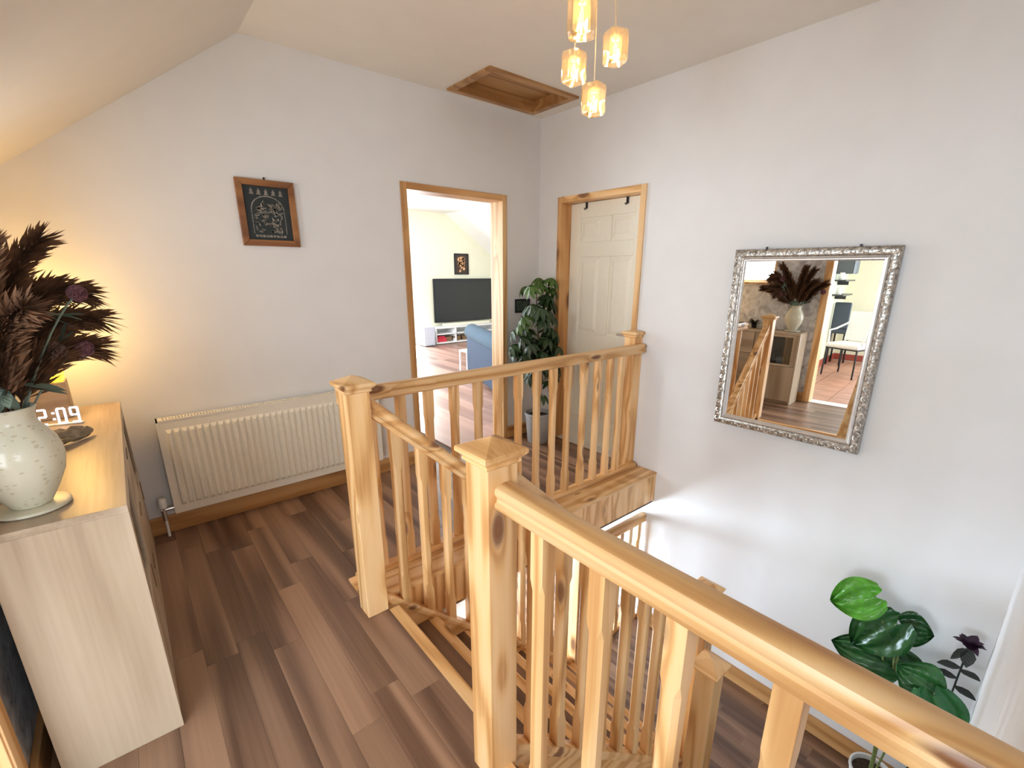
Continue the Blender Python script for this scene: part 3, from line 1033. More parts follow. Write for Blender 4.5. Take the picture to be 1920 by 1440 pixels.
for k in range(3):
    a, b = bays[k] + .004, bays[k + 1] - .004
    if k != 1:
        d = obj('door', MB().box(cx1 - .02, cx1, a, b, .04, .436), OZ, cb, bevel=.001)
        obj('handle', MB().box(cx1, cx1 + .003, b - .06, b - .045, .30, .40), HNDL, d)
        g = MB().box(cx1 - .02, cx1, a, a + .045, .44, cz1 - .024).box(cx1 - .02, cx1, b - .045, b, .44, cz1 - .024).box(cx1 - .02, cx1, a + .045, b - .045, .44, .465).box(cx1 - .02, cx1, a + .045, b - .045, cz1 - .05, cz1 - .024)
        g = obj('door', g, OZ, cb, bevel=.001)
        obj('pane', MB().box(cx1 - .012, cx1 - .008, a + .045, b - .045, .465, cz1 - .05), DG, g)
    else:
        for z0, z1 in ((.04, .30), (.305, .55), (.555, cz1 - .024)):
            d = obj('drawer', MB().box(cx1 - .02, cx1, a, b, z0, z1), OY, cb, bevel=.001)
            obj('handle', MB().box(cx1, cx1 + .003, (a + b) / 2 - .06, (a + b) / 2 + .06, z1 - .045, z1 - .03), HNDL, d)

# small things in the glazed cupboard (the mirror shows them)
zc_ = .446
tag(obj('speaker_box', MB().box(-3.16, -3.08, -1.30, -1.24, zc_, zc_ + .17), BLACK, bevel=.006, loc=(-3.12, -1.27, zc_)), 'small black upright box behind the glazed sideboard door', 'box')
bt = MB()
bt.lathe([(.018, zc_), (.02, zc_ + .004), (.02, zc_ + .07), (.012, zc_ + .085), (.008, zc_ + .09), (.008, zc_ + .11)], -3.06, -1.19, 16)
tag(obj('bottle', bt, WHITE, smooth=40, loc=(-3.06, -1.19, zc_)), 'slim white bottle behind the glazed sideboard door', 'bottle')
bt = MB()
bt.lathe([(.035, zc_), (.04, zc_ + .01), (.042, zc_ + .085), (.038, zc_ + .085), (.036, zc_ + .02), (.001, zc_ + .015)], -3.05, -1.32, 20)
tag(obj('glass_jar', bt, plain('grey_glaze', (.35, .36, .38), .2), smooth=40, loc=(-3.05, -1.32, zc_)), 'squat grey jar behind the glazed sideboard door', 'jar')

ZT = cz1
VC = (-3.163, -1.368)


def vase_mat():
    m = bpy.data.materials.new('crackle_glaze')
    nt, bs = nodes(m)
    tc = N(nt, 'ShaderNodeTexCoord')
    sc_ = N(nt, 'ShaderNodeVectorMath', operation='MULTIPLY')
    lk(nt, tc.outputs['Object'], sc_.inputs[0])
    sc_.inputs[1].default_value = (1, 1, 1.9)
    vo = N(nt, 'ShaderNodeTexVoronoi')
    vo.inputs['Scale'].default_value = 58
    lk(nt, sc_.outputs[0], vo.inputs['Vector'])
    sp = N(nt, 'ShaderNodeSeparateColor')
    lk(nt, vo.outputs['Color'], sp.inputs[0])
    spot = math_n(nt, 'MULTIPLY', math_n(nt, 'LESS_THAN', vo.outputs['Distance'], .33), math_n(nt, 'GREATER_THAN', sp.outputs[0], .62))
    c = mix(nt, math_n(nt, 'MULTIPLY', spot, .45), (.70, .69, .56), (.45, .37, .23))
    lk(nt, c, bs.inputs['Base Color'])
    bs.inputs['Roughness'].default_value = .15
    return m


vs_ = thing('ceramic_vase', 'glossy cream speckled vase at the open end of the sideboard', 'vase', (*VC, ZT + .013))
vb = MB()
z0 = ZT + .013
vb.lathe([(.001, z0), (.040, z0), (.044, z0 + .004), (.064, z0 + .04), (.087, z0 + .09), (.095, z0 + .13), (.094, z0 + .155), (.087, z0 + .185), (.074, z0 + .21), (.062, z0 + .23), (.057, z0 + .245), (.058, z0 + .262), (.065, z0 + .277), (.062, z0 + .280), (.052, z0 + .262), (.050, z0 + .24), (.07, z0 + .19), (.001, z0 + .03)], *VC, 48, caps=False)
obj('body', vb, vase_mat(), vs_, smooth=60)
cm = MB()
cm.lathe([(.001, ZT), (.076, ZT), (.082, ZT + .005), (.081, ZT + .011), (.076, ZT + .013), (.001, ZT + .013)], *VC, 48, caps=False)
tag(obj('round_coaster', cm, plain('stone_coaster', (.62, .60, .48), .35), smooth=40, loc=(*VC, ZT)), 'round cream stone coaster under the speckled vase', 'coaster')

# dried bouquet
VB = Vector((*VC, z0 + .25))
dq = thing('dried_bouquet', 'dried brown pampas and dusky pink seed heads in the speckled vase', 'flowers', (*VC, z0 + .06))
PAMP = plain('dry_plume', (.15, .07, .032), .85, noise=.4, nscale=40)
rn = random.Random(11)


def bez(a, b, c, t):
    return a * (1 - t) ** 2 + b * 2 * t * (1 - t) + c * t * t


def plume(tip, mid, n_=850, spread=.09, start=.28):
    a, b, c = VB - Vector((0, 0, .12)), Vector(mid), Vector(tip)
    m = MB()
    m.tube([bez(a, b, c, i / 9) for i in range(10)], [.003 - .0022 * i / 9 for i in range(10)], 5)
    for i in range(n_):
        t = start + (1 - start) * rn.random()
        p = bez(a, b, c, t)
        d = (bez(a, b, c, min(1, t + .03)) - bez(a, b, c, t - .03)).normalized()
        r_ = Vector((rn.uniform(-1, 1), rn.uniform(-1, 1), rn.uniform(-1, 1)))
        r_ = (r_ - d * r_.dot(d)).normalized()
        L = spread * (1.25 - .55 * t) * rn.uniform(.6, 1.3)
        q = p + (d * .88 + r_ * .5).normalized() * L + Vector((0, 0, -.35 * L * rn.random()))
        mdl = p.lerp(q, .55) + r_ * L * .1
        sd = d.cross(r_).normalized() * .0010
        m.add([p - sd * .6, p + sd * .6, mdl + sd * 1.3, q, mdl - sd * 1.3], [(0, 1, 2, 3, 4)])
    return m


for tip, mid in (((-3.02, -1.20, 1.55), (-3.20, -1.30, 1.36)), ((-2.95, -1.12, 1.40), (-3.16, -1.26, 1.46)), ((-2.94, -1.13, 1.32), (-3.14, -1.27, 1.37)), ((-2.96, -1.20, 1.24), (-3.12, -1.30, 1.29)),
                 ((-3.13, -1.10, 1.46), (-3.19, -1.28, 1.34)), ((-3.20, -1.48, 1.50), (-3.20, -1.37, 1.34)), ((-3.05, -1.55, 1.38), (-3.15, -1.40, 1.32)), ((-3.22, -1.12, 1.40), (-3.22, -1.25, 1.3)),
                 ((-3.10, -1.42, 1.52), (-3.17, -1.36, 1.36)), ((-3.24, -1.60, 1.36), (-3.22, -1.44, 1.28)), ((-3.06, -1.02, 1.30), (-3.15, -1.22, 1.30)), ((-3.02, -1.10, 1.42), (-3.17, -1.25, 1.40))):
    obj('plume', plume(tip, mid), PAMP, dq)['kind'] = 'stuff'
POD = plain('dusky_pod', (.24, .105, .12), .8, noise=.5, nscale=90, bmp=.4)
POD2 = plain('pale_pod', (.33, .22, .19), .8, noise=.5, nscale=90, bmp=.4)


def seed_head(c, r_, mat):
    m = MB()
    c = Vector(c)
    for i in range(70):
        ph = math.acos(1 - 2 * (i + .5) / 70)
        th = PI * (1 + 5 ** .5) * i
        d = Vector((math.cos(th) * math.sin(ph), math.sin(th) * math.sin(ph), math.cos(ph)))
        u = d.orthogonal().normalized()
        v = d.cross(u)
        rs = []
        for q, hgt in ((.10, .62), (.20, .86), (.30, 1.02), (.16, .84), (.02, .76)):
            rs.append([c + d * (r_ * hgt) + (u * math.cos(k * PI / 3) + v * math.sin(k * PI / 3)) * r_ * q * (1.15 if k % 2 and hgt > 1 else 1) for k in range(6)])
        m.loft(rs, caps=False)
    return m


EUC = leaf_mat('grey_leaf', (.20, .28, .23), (.28, .34, .26), .7)


def lance(m, p, d, up, L, W, curl_=.3):
    """small pointed leaf"""
    p, d = Vector(p), Vector(d).normalized()
    s_ = d.cross(Vector(up)).normalized()
    nn = s_.cross(d).normalized()
    prof = [(0, .12), (.2, .7), (.45, 1), (.7, .75), (.88, .35), (1, .02)]
    o = len(m.v)
    for t, w_ in prof:
        c = p + d * (L * t) - nn * (L * curl_ * t * t)
        for k in (-1, 0, 1):
            m.v.append(tuple(c + s_ * (W * w_ * k) - nn * (0 if k else W * .25 * w_)))
            m.uv[len(m.v) - 1] = (k, t)
    for i in range(len(prof) - 1):
        for k in (0, 1):
            a = o + i * 3 + k
            m.f.append((a, a + 1, a + 4, a + 3))


for c, r_, mt in (((-2.966, -1.235, 1.400), .023, POD), ((-3.045, -1.26, 1.237), .029, POD2), ((-2.983, -1.235, 1.238), .024, POD), ((-3.20, -1.60, 1.27), .026, POD), ((-3.23, -1.50, 1.33), .024, POD2)):
    s_ = MB()
    a = VB - Vector((0, 0, .1))
    b = VB.lerp(Vector(c), .5) + Vector((0, 0, .05))
    s_.tube([bez(a, b, Vector(c), i / 8) for i in range(9)], .0028, 5)
    so = obj('stem', s_, EUC, dq)
    obj('seed_head', seed_head(c, r_, mt), mt, so)
for (p, d, L) in (((-3.05, -1.25, 1.345), (.7, .1, -.15), .055), ((-3.03, -1.25, 1.335), (.5, .2, .45), .05), ((-3.10, -1.28, 1.26), (.3, .3, -.8), .06), ((-3.11, -1.29, 1.275), (-.6, .2, .6), .045),
                  ((-3.03, -1.26, 1.26), (.2, .1, .9), .045), ((-3.15, -1.32, 1.19), (.7, .1, -.5), .07), ((-3.14, -1.31, 1.18), (.5, .4, .4), .06), ((-3.17, -1.36, 1.17), (.4, -.5, -.5), .07), ((-3.19, -1.38, 1.2), (-.2, -.8, .2), .06),
                  ((-3.12, -1.34, 1.17), (.8, -.2, -.1), .075), ((-3.16, -1.40, 1.18), (.3, -.9, -.3), .06)):
    for q in range(2):
        m = MB()
        dd = Vector(d) + Vector((rn.uniform(-.3, .3), rn.uniform(-.3, .3), rn.uniform(-.3, .3)))
        lance(m, p, dd, (0, 0, 1), L * rn.uniform(1.1, 1.5), L * .34, rn.uniform(.1, .5))
        obj('leaf', m, EUC, dq, smooth=80)

# table lamp
lp = thing('table_lamp', 'lit amber cage lamp on a square wooden block at the far sideboard end', 'lamp', (-3.19, -.24, ZT))
obj('base', MB().box(-3.255, -3.125, -.305, -.175, ZT, ZT + .165), wood('block_wood', 'x', (.56, .42, .28), (.48, .35, .22), (.34, .23, .13), knots=False), lp, bevel=.004)
AMB = plain('amber_glow', (1, .6, .1), .3, emit=((1.0, .62, .03), 2.2))
obj('amber_ring', MB().box(-3.25, -3.13, -.30, -.18, ZT + .165, ZT + .195), AMB, lp)
bl = MB()
bl.lathe([(.012, ZT + .195), (.014, ZT + .27), (.022, ZT + .30), (.038, ZT + .36), (.040, ZT + .40), (.03, ZT + .435), (.002, ZT + .45)], -3.19, -.24, 20)
obj('bulb', bl, plain('warm_bulb', (1, .8, .4), .4, emit=((1.0, .62, .20), 9.0)), lp, smooth=50)
for a in range(6):
    wm = MB()
    q = a * PI / 3
    wm.tube([(-3.19 + r_ * math.cos(q), -.24 + r_ * math.sin(q), ZT + z) for r_, z in ((.055, .195), (.075, .30), (.075, .42), (.04, .50), (.0, .52))], .0025, 6)
    obj('cage_wire', wm, plain('brass', (.5, .33, .12), .35, metal=.9), lp)
l = bpy.data.lights.new('table_lamp_light', 'POINT')
l.energy, l.color, l.shadow_soft_size = 22.0, (1, .58, .18), .05
lo = bpy.data.objects.new('table_lamp_light', l)
lo.location = (-3.17, -.25, ZT + .40)
COL.objects.link(lo)

# digital clock: free standing lit numerals
ck = thing('digital_clock', 'digital clock with glowing white numerals showing 12:09', 'clock', (-3.2, -.42, ZT))
LED = plain('led_white', (.9, .9, 1), .4, emit=((.86, .88, 1.0), 1.7))
CO = Vector((-3.098, -.435, ZT + .004))
cu = Vector((1, -.22, 0)).normalized()
cv = Vector((0, .18, 1)).normalized()
SEG = {'a': ((0, 2), (1, 2)), 'b': ((1, 2), (1, 1)), 'c': ((1, 1), (1, 0)), 'd': ((0, 0), (1, 0)), 'e': ((0, 0), (0, 1)), 'f': ((0, 1), (0, 2)), 'g': ((0, 1), (1, 1))}
DIG = {'1': 'bc', '2': 'abged', '0': 'abcdef', '9': 'abfgcd'}
dw, dh, pitch = .024, .031, .043


def at(u, v):
    return CO + cu * u + cv * v


for ch, k in (('9', 0), ('0', 1), ('2', 2.45), ('1', 3.4)):
    m = MB()
    for s_ in DIG[ch]:
        (u0, v0), (u1, v1) = SEG[s_]
        m.tube([at(-pitch * k - dw * (1 - u0), .005 + v0 * dh), at(-pitch * k - dw * (1 - u1), .005 + v1 * dh)], .0042, 8)
    obj('numeral', m, LED, ck, smooth=50)
m = MB()
for v in (.024, .05):
    m.tube([at(-pitch * 1.88, v - .004), at(-pitch * 1.88, v + .004)], .005, 8)
obj('colon', m, LED, ck)
m = MB()
m.obox(at(-.075, -.001), cu * .085, cu.cross(Vector((0, 0, 1))) * .012, (0, 0, .003))
obj('base', m, WHITE, ck)

# driftwood ornament
dr = MB()
rn = random.Random(4)
rs = []
for i in range(9):
    t = i / 8
    c = Vector((-3.165 + .115 * t, -.80 + .12 * t, ZT + .038 - .016 * t))
    rr = .052 * (1 - .5 * t) * (1 if 0 < i < 8 else .3)
    rs.append([c + Vector((.5 * rr * math.cos(a) * rn.uniform(.7, 1.3), rr * 1.2 * math.cos(a) * rn.uniform(.7, 1.2), max(-.9 * (c.z - ZT), rr * .85 * math.sin(a) * rn.uniform(.6, 1.2)))) for a in [2 * PI * k / 9 for k in range(9)]])
dr.loft(rs)
tag(obj('driftwood_ornament', dr, plain('driftwood', (.30, .25, .18), .8, noise=.4, nscale=30, bmp=.8), loc=(-3.12, -.74, ZT)), 'rough grey driftwood piece on the sideboard by the vase', 'ornament')

# little black plant seen in the mirror
bp = thing('black_potted_plant', 'small black potted plant on the sideboard by the wallpaper', 'plant', (-3.215, -.93, ZT))
m = MB()
m.lathe([(.001, ZT), (.025, ZT), (.033, ZT + .05), (.03, ZT + .05), (.028, ZT + .042), (.001, ZT + .042)], -3.215, -.93, 18, caps=False)
obj('pot', m, BLACK, bp, smooth=40)
for i in range(26):
    m = MB()
    a = i * 2.4
    d = Vector((math.cos(a) * .5, math.sin(a) * .8, rn.uniform(.3, 1.2)))
    lance(m, (-3.215, -.93, ZT + .042), d, (0, 0, 1.001), rn.uniform(.06, .11), .014, .4)
    obj('leaf', m, leaf_mat('black_leaf', (.015, .02, .014), (.03, .04, .03), .5), bp, smooth=80)

# ------------------------------------------------------------------ umbrella plant in the corner
up_ = thing('umbrella_plant', 'tall umbrella plant in a grey pot in the corner between the doors', 'plant', (-.215, -.255, 0))
PC = (-.215, -.255)
m = MB()
m.lathe([(.001, .0), (.085, .0), (.09, .006), (.112, .25), (.118, .255), (.118, .275), (.108, .275), (.104, .24), (.001, .235)], *PC, 32, caps=False)
obj('pot', m, plain('grey_pot', (.40, .42, .45), .5), up_, smooth=40)
m = MB()
m.lathe([(.001, .25), (.1, .245)], *PC, 20, caps=False)
obj('soil', m, SOIL, up_)
SCH = leaf_mat('umbrella_leaf', (.022, .055, .018), (.10, .15, .06), .3)
SCH2 = leaf_mat('umbrella_leaf_young', (.055, .13, .02), (.14, .24, .05), .3)
rn = random.Random(21)
trunks = [[(-.225, -.26, .23), (-.235, -.25, .55), (-.21, -.24, .9), (-.22, -.22, 1.25), (-.22, -.22, 1.40)], [(-.20, -.25, .23), (-.17, -.25, .55), (-.16, -.23, .85), (-.13, -.22, 1.1)], [(-.22, -.27, .23), (-.27, -.28, .5), (-.31, -.27, .8), (-.34, -.25, 1.0)]]
for t in trunks:
    m = MB()
    m.tube(t, [.009, .008, .007, .005, .004][:len(t)], 7)
    obj('trunk', m, plain('plant_bark', (.13, .10, .05), .8, noise=.3), up_, smooth=50)
wh = MB()
for k in range(8):
    a = 2 * PI * k / 8
    d = Vector((math.cos(a), math.sin(a), -.55))
    lance(wh, Vector((math.cos(a) * .012, math.sin(a) * .012, 0)), d, (0, 0, 1), .095, .020, .35)
whme = mesh_of('leaf', wh, SCH, smooth=80)
whme2 = whme.copy()
whme2.materials.clear()
whme2.materials.append(SCH2)
heads = []
for i in range(66):
    z = rn.choice([rn.uniform(.62, 1.0), rn.uniform(.66, 1.0), rn.uniform(1.0, 1.42)])
    rad = rn.uniform(.10, .26) if z < 1.05 else rn.uniform(.04, .20)
    a = rn.uniform(0, 2 * PI)
    heads.append((PC[0] - .015 + rad * math.cos(a), PC[1] + rad * math.sin(a) * .75, z))
heads += [(-.36, -.30, 1.36), (-.22, -.24, 1.42), (-.08, -.26, 1.34), (-.42, -.28, 1.12), (.0, -.30, .98), (-.16, -.33, .56), (-.05, -.30, .60), (-.24, -.34, .45)]
for (x, y, z) in heads:
    x, y = min(x, -.075), min(y, -.085)
    tr = min(trunks, key=lambda t: (Vector(t[-1]) - Vector((x, y, z))).length)
    base = min((Vector(tr[k]).lerp(Vector(tr[k + 1]), f) for k in range(len(tr) - 1) for f in (0, .5, 1)), key=lambda q: (q - Vector((x, y, z - .06))).length)
    s_ = MB()
    s_.tube([base, base.lerp(Vector((x, y, z)), .5) + Vector((0, 0, .02)), (x, y, z)], .0025, 5)
    so = obj('leaf_stalk', s_, STEMG, up_)
    o = bpy.data.objects.new('leaf', whme2 if z > 1.33 or (x < -.40 and z > 1) else whme)
    COL.objects.link(o)
    o.parent = so
    o.location = Vector((x, y, z)) - ORG[up_.name]
    tilt = Vector((x - PC[0], y - PC[1], .25)).normalized()
    o.rotation_euler = (Vector((0, 0, 1)).rotation_difference(tilt) @ Matrix.Rotation(rn.uniform(0, 6), 3, 'Z').to_quaternion()).to_euler()
    s = rn.uniform(.85, 1.2)
    o.scale = (s, s, s)

# ------------------------------------------------------------------ plants on the half landing
HL = leaf_mat('heart_leaf', (.022, .105, .026), (.06, .20, .06), .28)
HL3 = leaf_mat('heart_leaf_mid', (.03, .17, .05), (.10, .30, .10), .28)
HL2 = leaf_mat('heart_leaf_bright', (.075, .27, .025), (.04, .16, .02), .28)


def heart(p, d, nrm, L, W, cup=.12, bend=.25):
    """heart shaped blade: p = leaf base (petiole), d = towards the tip, nrm = facing"""
    p, d, nrm = Vector(p), Vector(d).normalized(), Vector(nrm)
    s_ = d.cross(nrm).normalized()
    nrm = s_.cross(d).normalized()
    m = MB()
    nt_, nk = 12, 8
    for i in range(nt_ + 1):
        t = i / nt_
        w_ = W * (math.sin(PI * min(1, t * .86 + .14)) ** .75) * (1 - .25 * t) if t < 1 else .002
        for k in range(-nk, nk + 1):
            u = k / nk
            # lobes reach back past the petiole
            back = -.24 * L * (1 - t) ** 2 * min(1, abs(u) * 2.2) * (1 - .35 * abs(u))
            c = p + d * (L * t + back) + s_ * (w_ * u)
            c += nrm * (cup * W * u * u - bend * L * t * t + .012 * math.cos(u * 9 + t * 4))
            m.v.append(tuple(c))
            m.uv[len(m.v) - 1] = (u, t)
    st_ = 2 * nk + 1
    for i in range(nt_):
        for k in range(2 * nk):
            a = i * st_ + k
            m.f.append((a, a + 1, a + st_ + 1, a + st_))
    return m


hp = thing('heart_leaf_plant', 'plant with big green heart shaped leaves against the stairwell wall', 'plant', (-.17, -2.97, ZL))
m = MB()
PC2 = (-.17, -2.97)
m.lathe([(.001, ZL), (.08, ZL), (.10, ZL + .15), (.104, ZL + .155), (.104, ZL + .17), (.094, ZL + .17), (.09, ZL + .14), (.001, ZL + .135)], *PC2, 32, caps=False)
obj('pot', m, WHITE, hp, smooth=40)
m = MB()
m.lathe([(.001, ZL + .15), (.088, ZL + .145)], *PC2, 20, caps=False)
obj('soil', m, SOIL, hp)
for base, dirn, nr, L, W, mt, st0 in (
        ((-.20, -2.800, -.115), (-.20, .80, -.52), (-.78, -.28, .55), .215, .118, HL2, (-.17, -2.97)),
        ((-.19, -2.905, -.215), (-.20, .52, -.80), (-.88, -.25, .35), .27, .135, HL, (-.17, -2.97)),
        ((-.15, -2.925, -.235), (.02, -.93, .10), (-.90, .0, .45), .12, .095, HL, (-.17, -2.97)),
        ((-.18, -2.92, -.47), (-.20, .95, .08), (-.75, -.05, .65), .25, .12, HL, (-.16, -2.97)),
        ((-.14, -2.93, -.42), (.05, -.45, -.7), (-.9, 0, .45), .16, .11, HL, (-.17, -2.96)),
        ((-.29, -3.10, -.415), (-.15, .85, .42), (-.80, -.05, .60), .15, .12, HL, (-.17, -2.98)),
        ((-.32, -3.105, -.405), (-.10, -.42, -.80), (-.84, -.12, .50), .20, .12, HL3, (-.17, -2.98))):
    s_ = MB()
    b = Vector(base)
    a = Vector((st0[0], st0[1], ZL + .14))
    s_.tube([bez(a, Vector((a.x, (a.y + b.y) / 2, b.z - .05)), b, i / 8) for i in range(9)], .005, 7)
    so = obj('leaf_stalk', s_, STEMG, hp, smooth=50)
    obj('leaf', heart(base, dirn, nr, L, W), mt, so, smooth=80)

pf = thing('purple_flower', 'dark purple artificial flower in the stairwell corner', 'flower', (-.06, -3.17, ZL))
FP = plain('purple_petal', (.035, .008, .03), .6, noise=.4, nscale=60)
m = MB()
m.tube([(-.08, -3.15, ZL + .24), (-.10, -3.16, -.5), (-.13, -3.165, -.20)], .004, 6)
obj('stem', m, plain('dark_stem', (.02, .035, .02), .6), pf)
m = MB()
m.lathe([(.001, ZL), (.05, ZL), (.06, ZL + .24), (.05, ZL + .24), (.045, ZL + .2), (.001, ZL + .2)], -.08, -3.15, 20, caps=False)
obj('pot', m, BLACK, pf, smooth=40)
rn = random.Random(8)
for i in range(22):
    m = MB()
    a = i * 2.4
    lance(m, (-.145, -3.165, -.175), (math.cos(a), math.sin(a), rn.uniform(-.4, .9)), (0, .1, 1), rn.uniform(.042, .066), .021, rn.uniform(-.3, .6))
    obj('petal', m, FP, pf, smooth=80)
for p, d in (((-.125, -3.16, -.33), (-.5, .9, .15)), ((-.125, -3.16, -.34), (-.5, -.7, .35)), ((-.115, -3.16, -.40), (-.4, .9, .3)), ((-.13, -3.165, -.22), (-.3, .8, -.9)), ((-.13, -3.165, -.21), (-.6, -.2, -.9)), ((-.11, -3.16, -.45), (-.4, -.8, .2))):
    m = MB()
    lance(m, p, d, (0, 0, 1), .09, .03, .2)
    obj('leaf', m, leaf_mat('black_leaf', (.015, .02, .014), (.03, .04, .03), .5), pf, smooth=80)

# ------------------------------------------------------------------ living room contents
tv = thing('television', 'large flat black television on the living room wall', 'television', (2.9, 5.6, .4))
obj('body', MB().box(2.15, 3.66, 5.56, 5.60, .415, 1.315), BLACK, tv, bevel=.004)
obj('screen', MB().box(2.165, 3.645, 5.554, 5.56, .44, 1.30), plain('dark_screen', (.014, .016, .02), .12, noise=.05), tv)
obj('bracket', MB().box(2.7, 3.1, 5.60, 5.648, .7, 1.0), DARK, tv)
tag(obj('soundbar', MB().box(2.30, 3.5, 5.45, 5.54, .345, .40), plain('cream_fabric', (.72, .68, .55), .7), bevel=.01, loc=(2.9, 5.55, .345)), 'long cream soundbar under the television', 'soundbar')
sd = thing('media_unit', 'low white media unit with open shelves under the television', 'media unit', (2.8, 5.4, 0))
obj('top', MB().box(1.98, 3.6, 5.25, 5.64, .325, .345), WHITE, sd, bevel=.003)
obj('shelf', MB().box(2.0, 3.6, 5.25, 5.60, .20, .22), WHITE, sd)
obj('bottom', MB().box(1.98, 3.6, 5.25, 5.64, .02, .045), WHITE, sd, bevel=.003)
obj('back_panel', MB().box(1.98, 3.6, 5.63, 5.645, .045, .325), WHITE, sd)
for xx in (1.98, 2.45, 3.57):
    obj('side_panel', MB().box(xx, xx + .022, 5.25, 5.63, .045, .325), WHITE, sd)
obj('plinth', MB().box(2.0, 3.55, 5.3, 5.6, 0, .02), WHITE, sd)
spk = thing('subwoofer', 'pale grey box speaker on the floor beside the media unit', 'speaker', (1.78, 5.3, 0))
obj('body', MB().box(1.66, 1.90, 5.15, 5.45, .015, .39), plain('pale_grey', (.42, .44, .5), .5), spk, bevel=.008)
obj('grille', MB().box(1.68, 1.88, 5.142, 5.15, .035, .37), plain('grey_cloth', (.48, .50, .56), .9), spk)
obj('foot', MB().box(1.69, 1.87, 5.18, 5.42, 0, .015), BLACK, spk)
rdm = MB()
rdm.box(2.03, 2.25, 5.28, 5.42, .045, .125)
rdm.loft([[(2.03, y, .125), (2.25, y, .125), (2.20, y, .165), (2.08, y, .165)] for y in (5.29, 5.41)])
tag(obj('red_bag', rdm, plain('red_cloth', (.55, .03, .05), .6), bevel=.012, loc=(2.14, 5.35, .045)), 'small red bag on the bottom shelf of the media unit', 'bag')
for i, (xx, lab) in enumerate(((2.30, 'next to the red bag'), (2.52, 'in the middle of the shelf'), (2.74, 'next to the sofa back'))):
    b = thing('wicker_basket', 'brown wicker basket on the media unit shelf, ' + lab, 'basket', (xx, 5.35, .045), 'wicker baskets on the media unit')
    m = MB()
    m.squares(xx, 5.36, [(.06, .045), (.075, .13), (.075, .14), (.068, .14), (.056, .06)])
    obj('body', m, plain('wicker', (.20, .12, .06), .8, noise=.5, nscale=80, bmp=.5), b)
    m = MB()
    m.tube([(xx - .07, 5.36, .14), (xx - .04, 5.36, .18), (xx + .04, 5.36, .18), (xx + .07, 5.36, .14)], .006, 6)
    obj('handle', m, CACHE['wicker'], b)
lpic = thing('framed_print', 'dark framed orange print above the television', 'picture', (2.9, 5.64, 1.6))
frame_pieces(lpic, 2.72, 3.08, 1.40, 1.83, .03, 5.625, 5.65, BLACK)
obj('print', MB().box(2.75, 3.05, 5.636, 5.648, 1.43, 1.80), plain('dark_print', (.05, .03, .02), .5), lpic)
m = MB()
rn = random.Random(2)
for i in range(26):
    u, v, r_ = 2.90 + rn.uniform(-.07, .07), 1.60 + rn.uniform(-.13, .13), rn.uniform(.02, .045)
    a0 = rn.uniform(0, 6)
    m.add([(u + r_ * math.cos(a0 + k * 1.256) * rn.uniform(.6, 1.2), 5.635, v + r_ * math.sin(a0 + k * 1.256) * rn.uniform(.6, 1.3)) for k in range(5)], [(0, 1, 2, 3, 4)])
obj('artwork', m, plain('orange_ink', (.62, .33, .16), .6, noise=.5, nscale=25), lpic)

sf = thing('sofa', 'blue grey fabric sofa seen from behind through the doorway', 'sofa', (.9, 2.5, 0))
DEN = plain('blue_fabric', (.018, .032, .060), .9, noise=.25, nscale=90, bmp=.3)
A = Vector((.90, 2.52, 0))
da = Vector((-.355, -.935, 0)).normalized()
dn = Vector((.935, -.355, 0)).normalized()
Lz = Vector((0, 0, 1))


def sbox(a0, a1, b0, b1, z0, z1):
    m = MB()
    m.obox(A + da * (a0 + a1) / 2 + dn * (b0 + b1) / 2 + Lz * (z0 + z1) / 2, da * (a1 - a0) / 2, dn * (b1 - b0) / 2, Lz * (z1 - z0) / 2)
    return m


obj('backrest', sbox(0, 1.75, 0, .2, .06, .62), DEN, sf, bevel=.02)
m = MB()
m.sweep([(.115 * math.cos(k * PI / 8) + .09, .115 * math.sin(k * PI / 8) + .62) for k in range(16)], A - da * .03, A + da * 1.78, dn, Lz)
obj('rolled_back', m, plain('light_blue_fabric', (.026, .050, .075), .9, noise=.3, nscale=60, bmp=.3), sf, smooth=50)
obj('seat', sbox(.2, 1.55, .2, .95, .12, .42), DEN, sf, bevel=.03)
obj('armrest', sbox(0, .2, .2, .95, .06, .60), DEN, sf, bevel=.03)
obj('armrest', sbox(1.55, 1.75, .2, .95, .06, .60), DEN, sf, bevel=.03)
for a, b in ((.05, .05), (1.7, .05), (.05, .9), (1.7, .9)):
    obj('leg', sbox(a - .025, a + .025, b - .025, b + .025, 0, .06), DARK, sf)
ft = thing('side_table', 'small white side table beside the sofa', 'table', (1.05, 2.72, 0))
obj('top', MB().box(.955, 1.14, 2.60, 2.82, .30, .32), WHITE, ft)
for xx, yy in ((.957, 2.605), (1.118, 2.605), (.957, 2.797), (1.118, 2.797)):
    obj('leg', MB().box(xx, xx + .02, yy, yy + .02, 0, .30), WHITE, ft)
ch = thing('crystal_ceiling_light', 'white crystal ceiling light in the living room', 'ceiling light', (.6, 2.7, 2.6))
m = MB()
m.lathe([(.001, 2.60), (.38, 2.60), (.38, 2.575), (.36, 2.565), (.001, 2.56)], .6, 2.75, 28, caps=False)
obj('plate', m, WHITE, ch, smooth=40)
CR = plain('crystal', (.55, .57, .62), .08, metal=.7)
cme = None
rn = random.Random(9)
for i in range(30):
    a, r_ = i * 2.4, .35 * math.sqrt((i + .5) / 30)
    z = 2.562 - .03 - rn.uniform(0, .03)
    if cme is None:
        m = MB()
        m.lathe([(.001, .03), (.014, .008), (.014, -.004), (.001, -.024)], 0, 0, 6, caps=False)
        cme = mesh_of('crystal_drop', m, CR)
    o = bpy.data.objects.new('crystal_drop', cme)
    COL.objects.link(o)
    o.parent = ch
    o.location = Vector((.6 + r_ * math.cos(a), 2.75 + r_ * math.sin(a), z)) - ORG[ch.name]

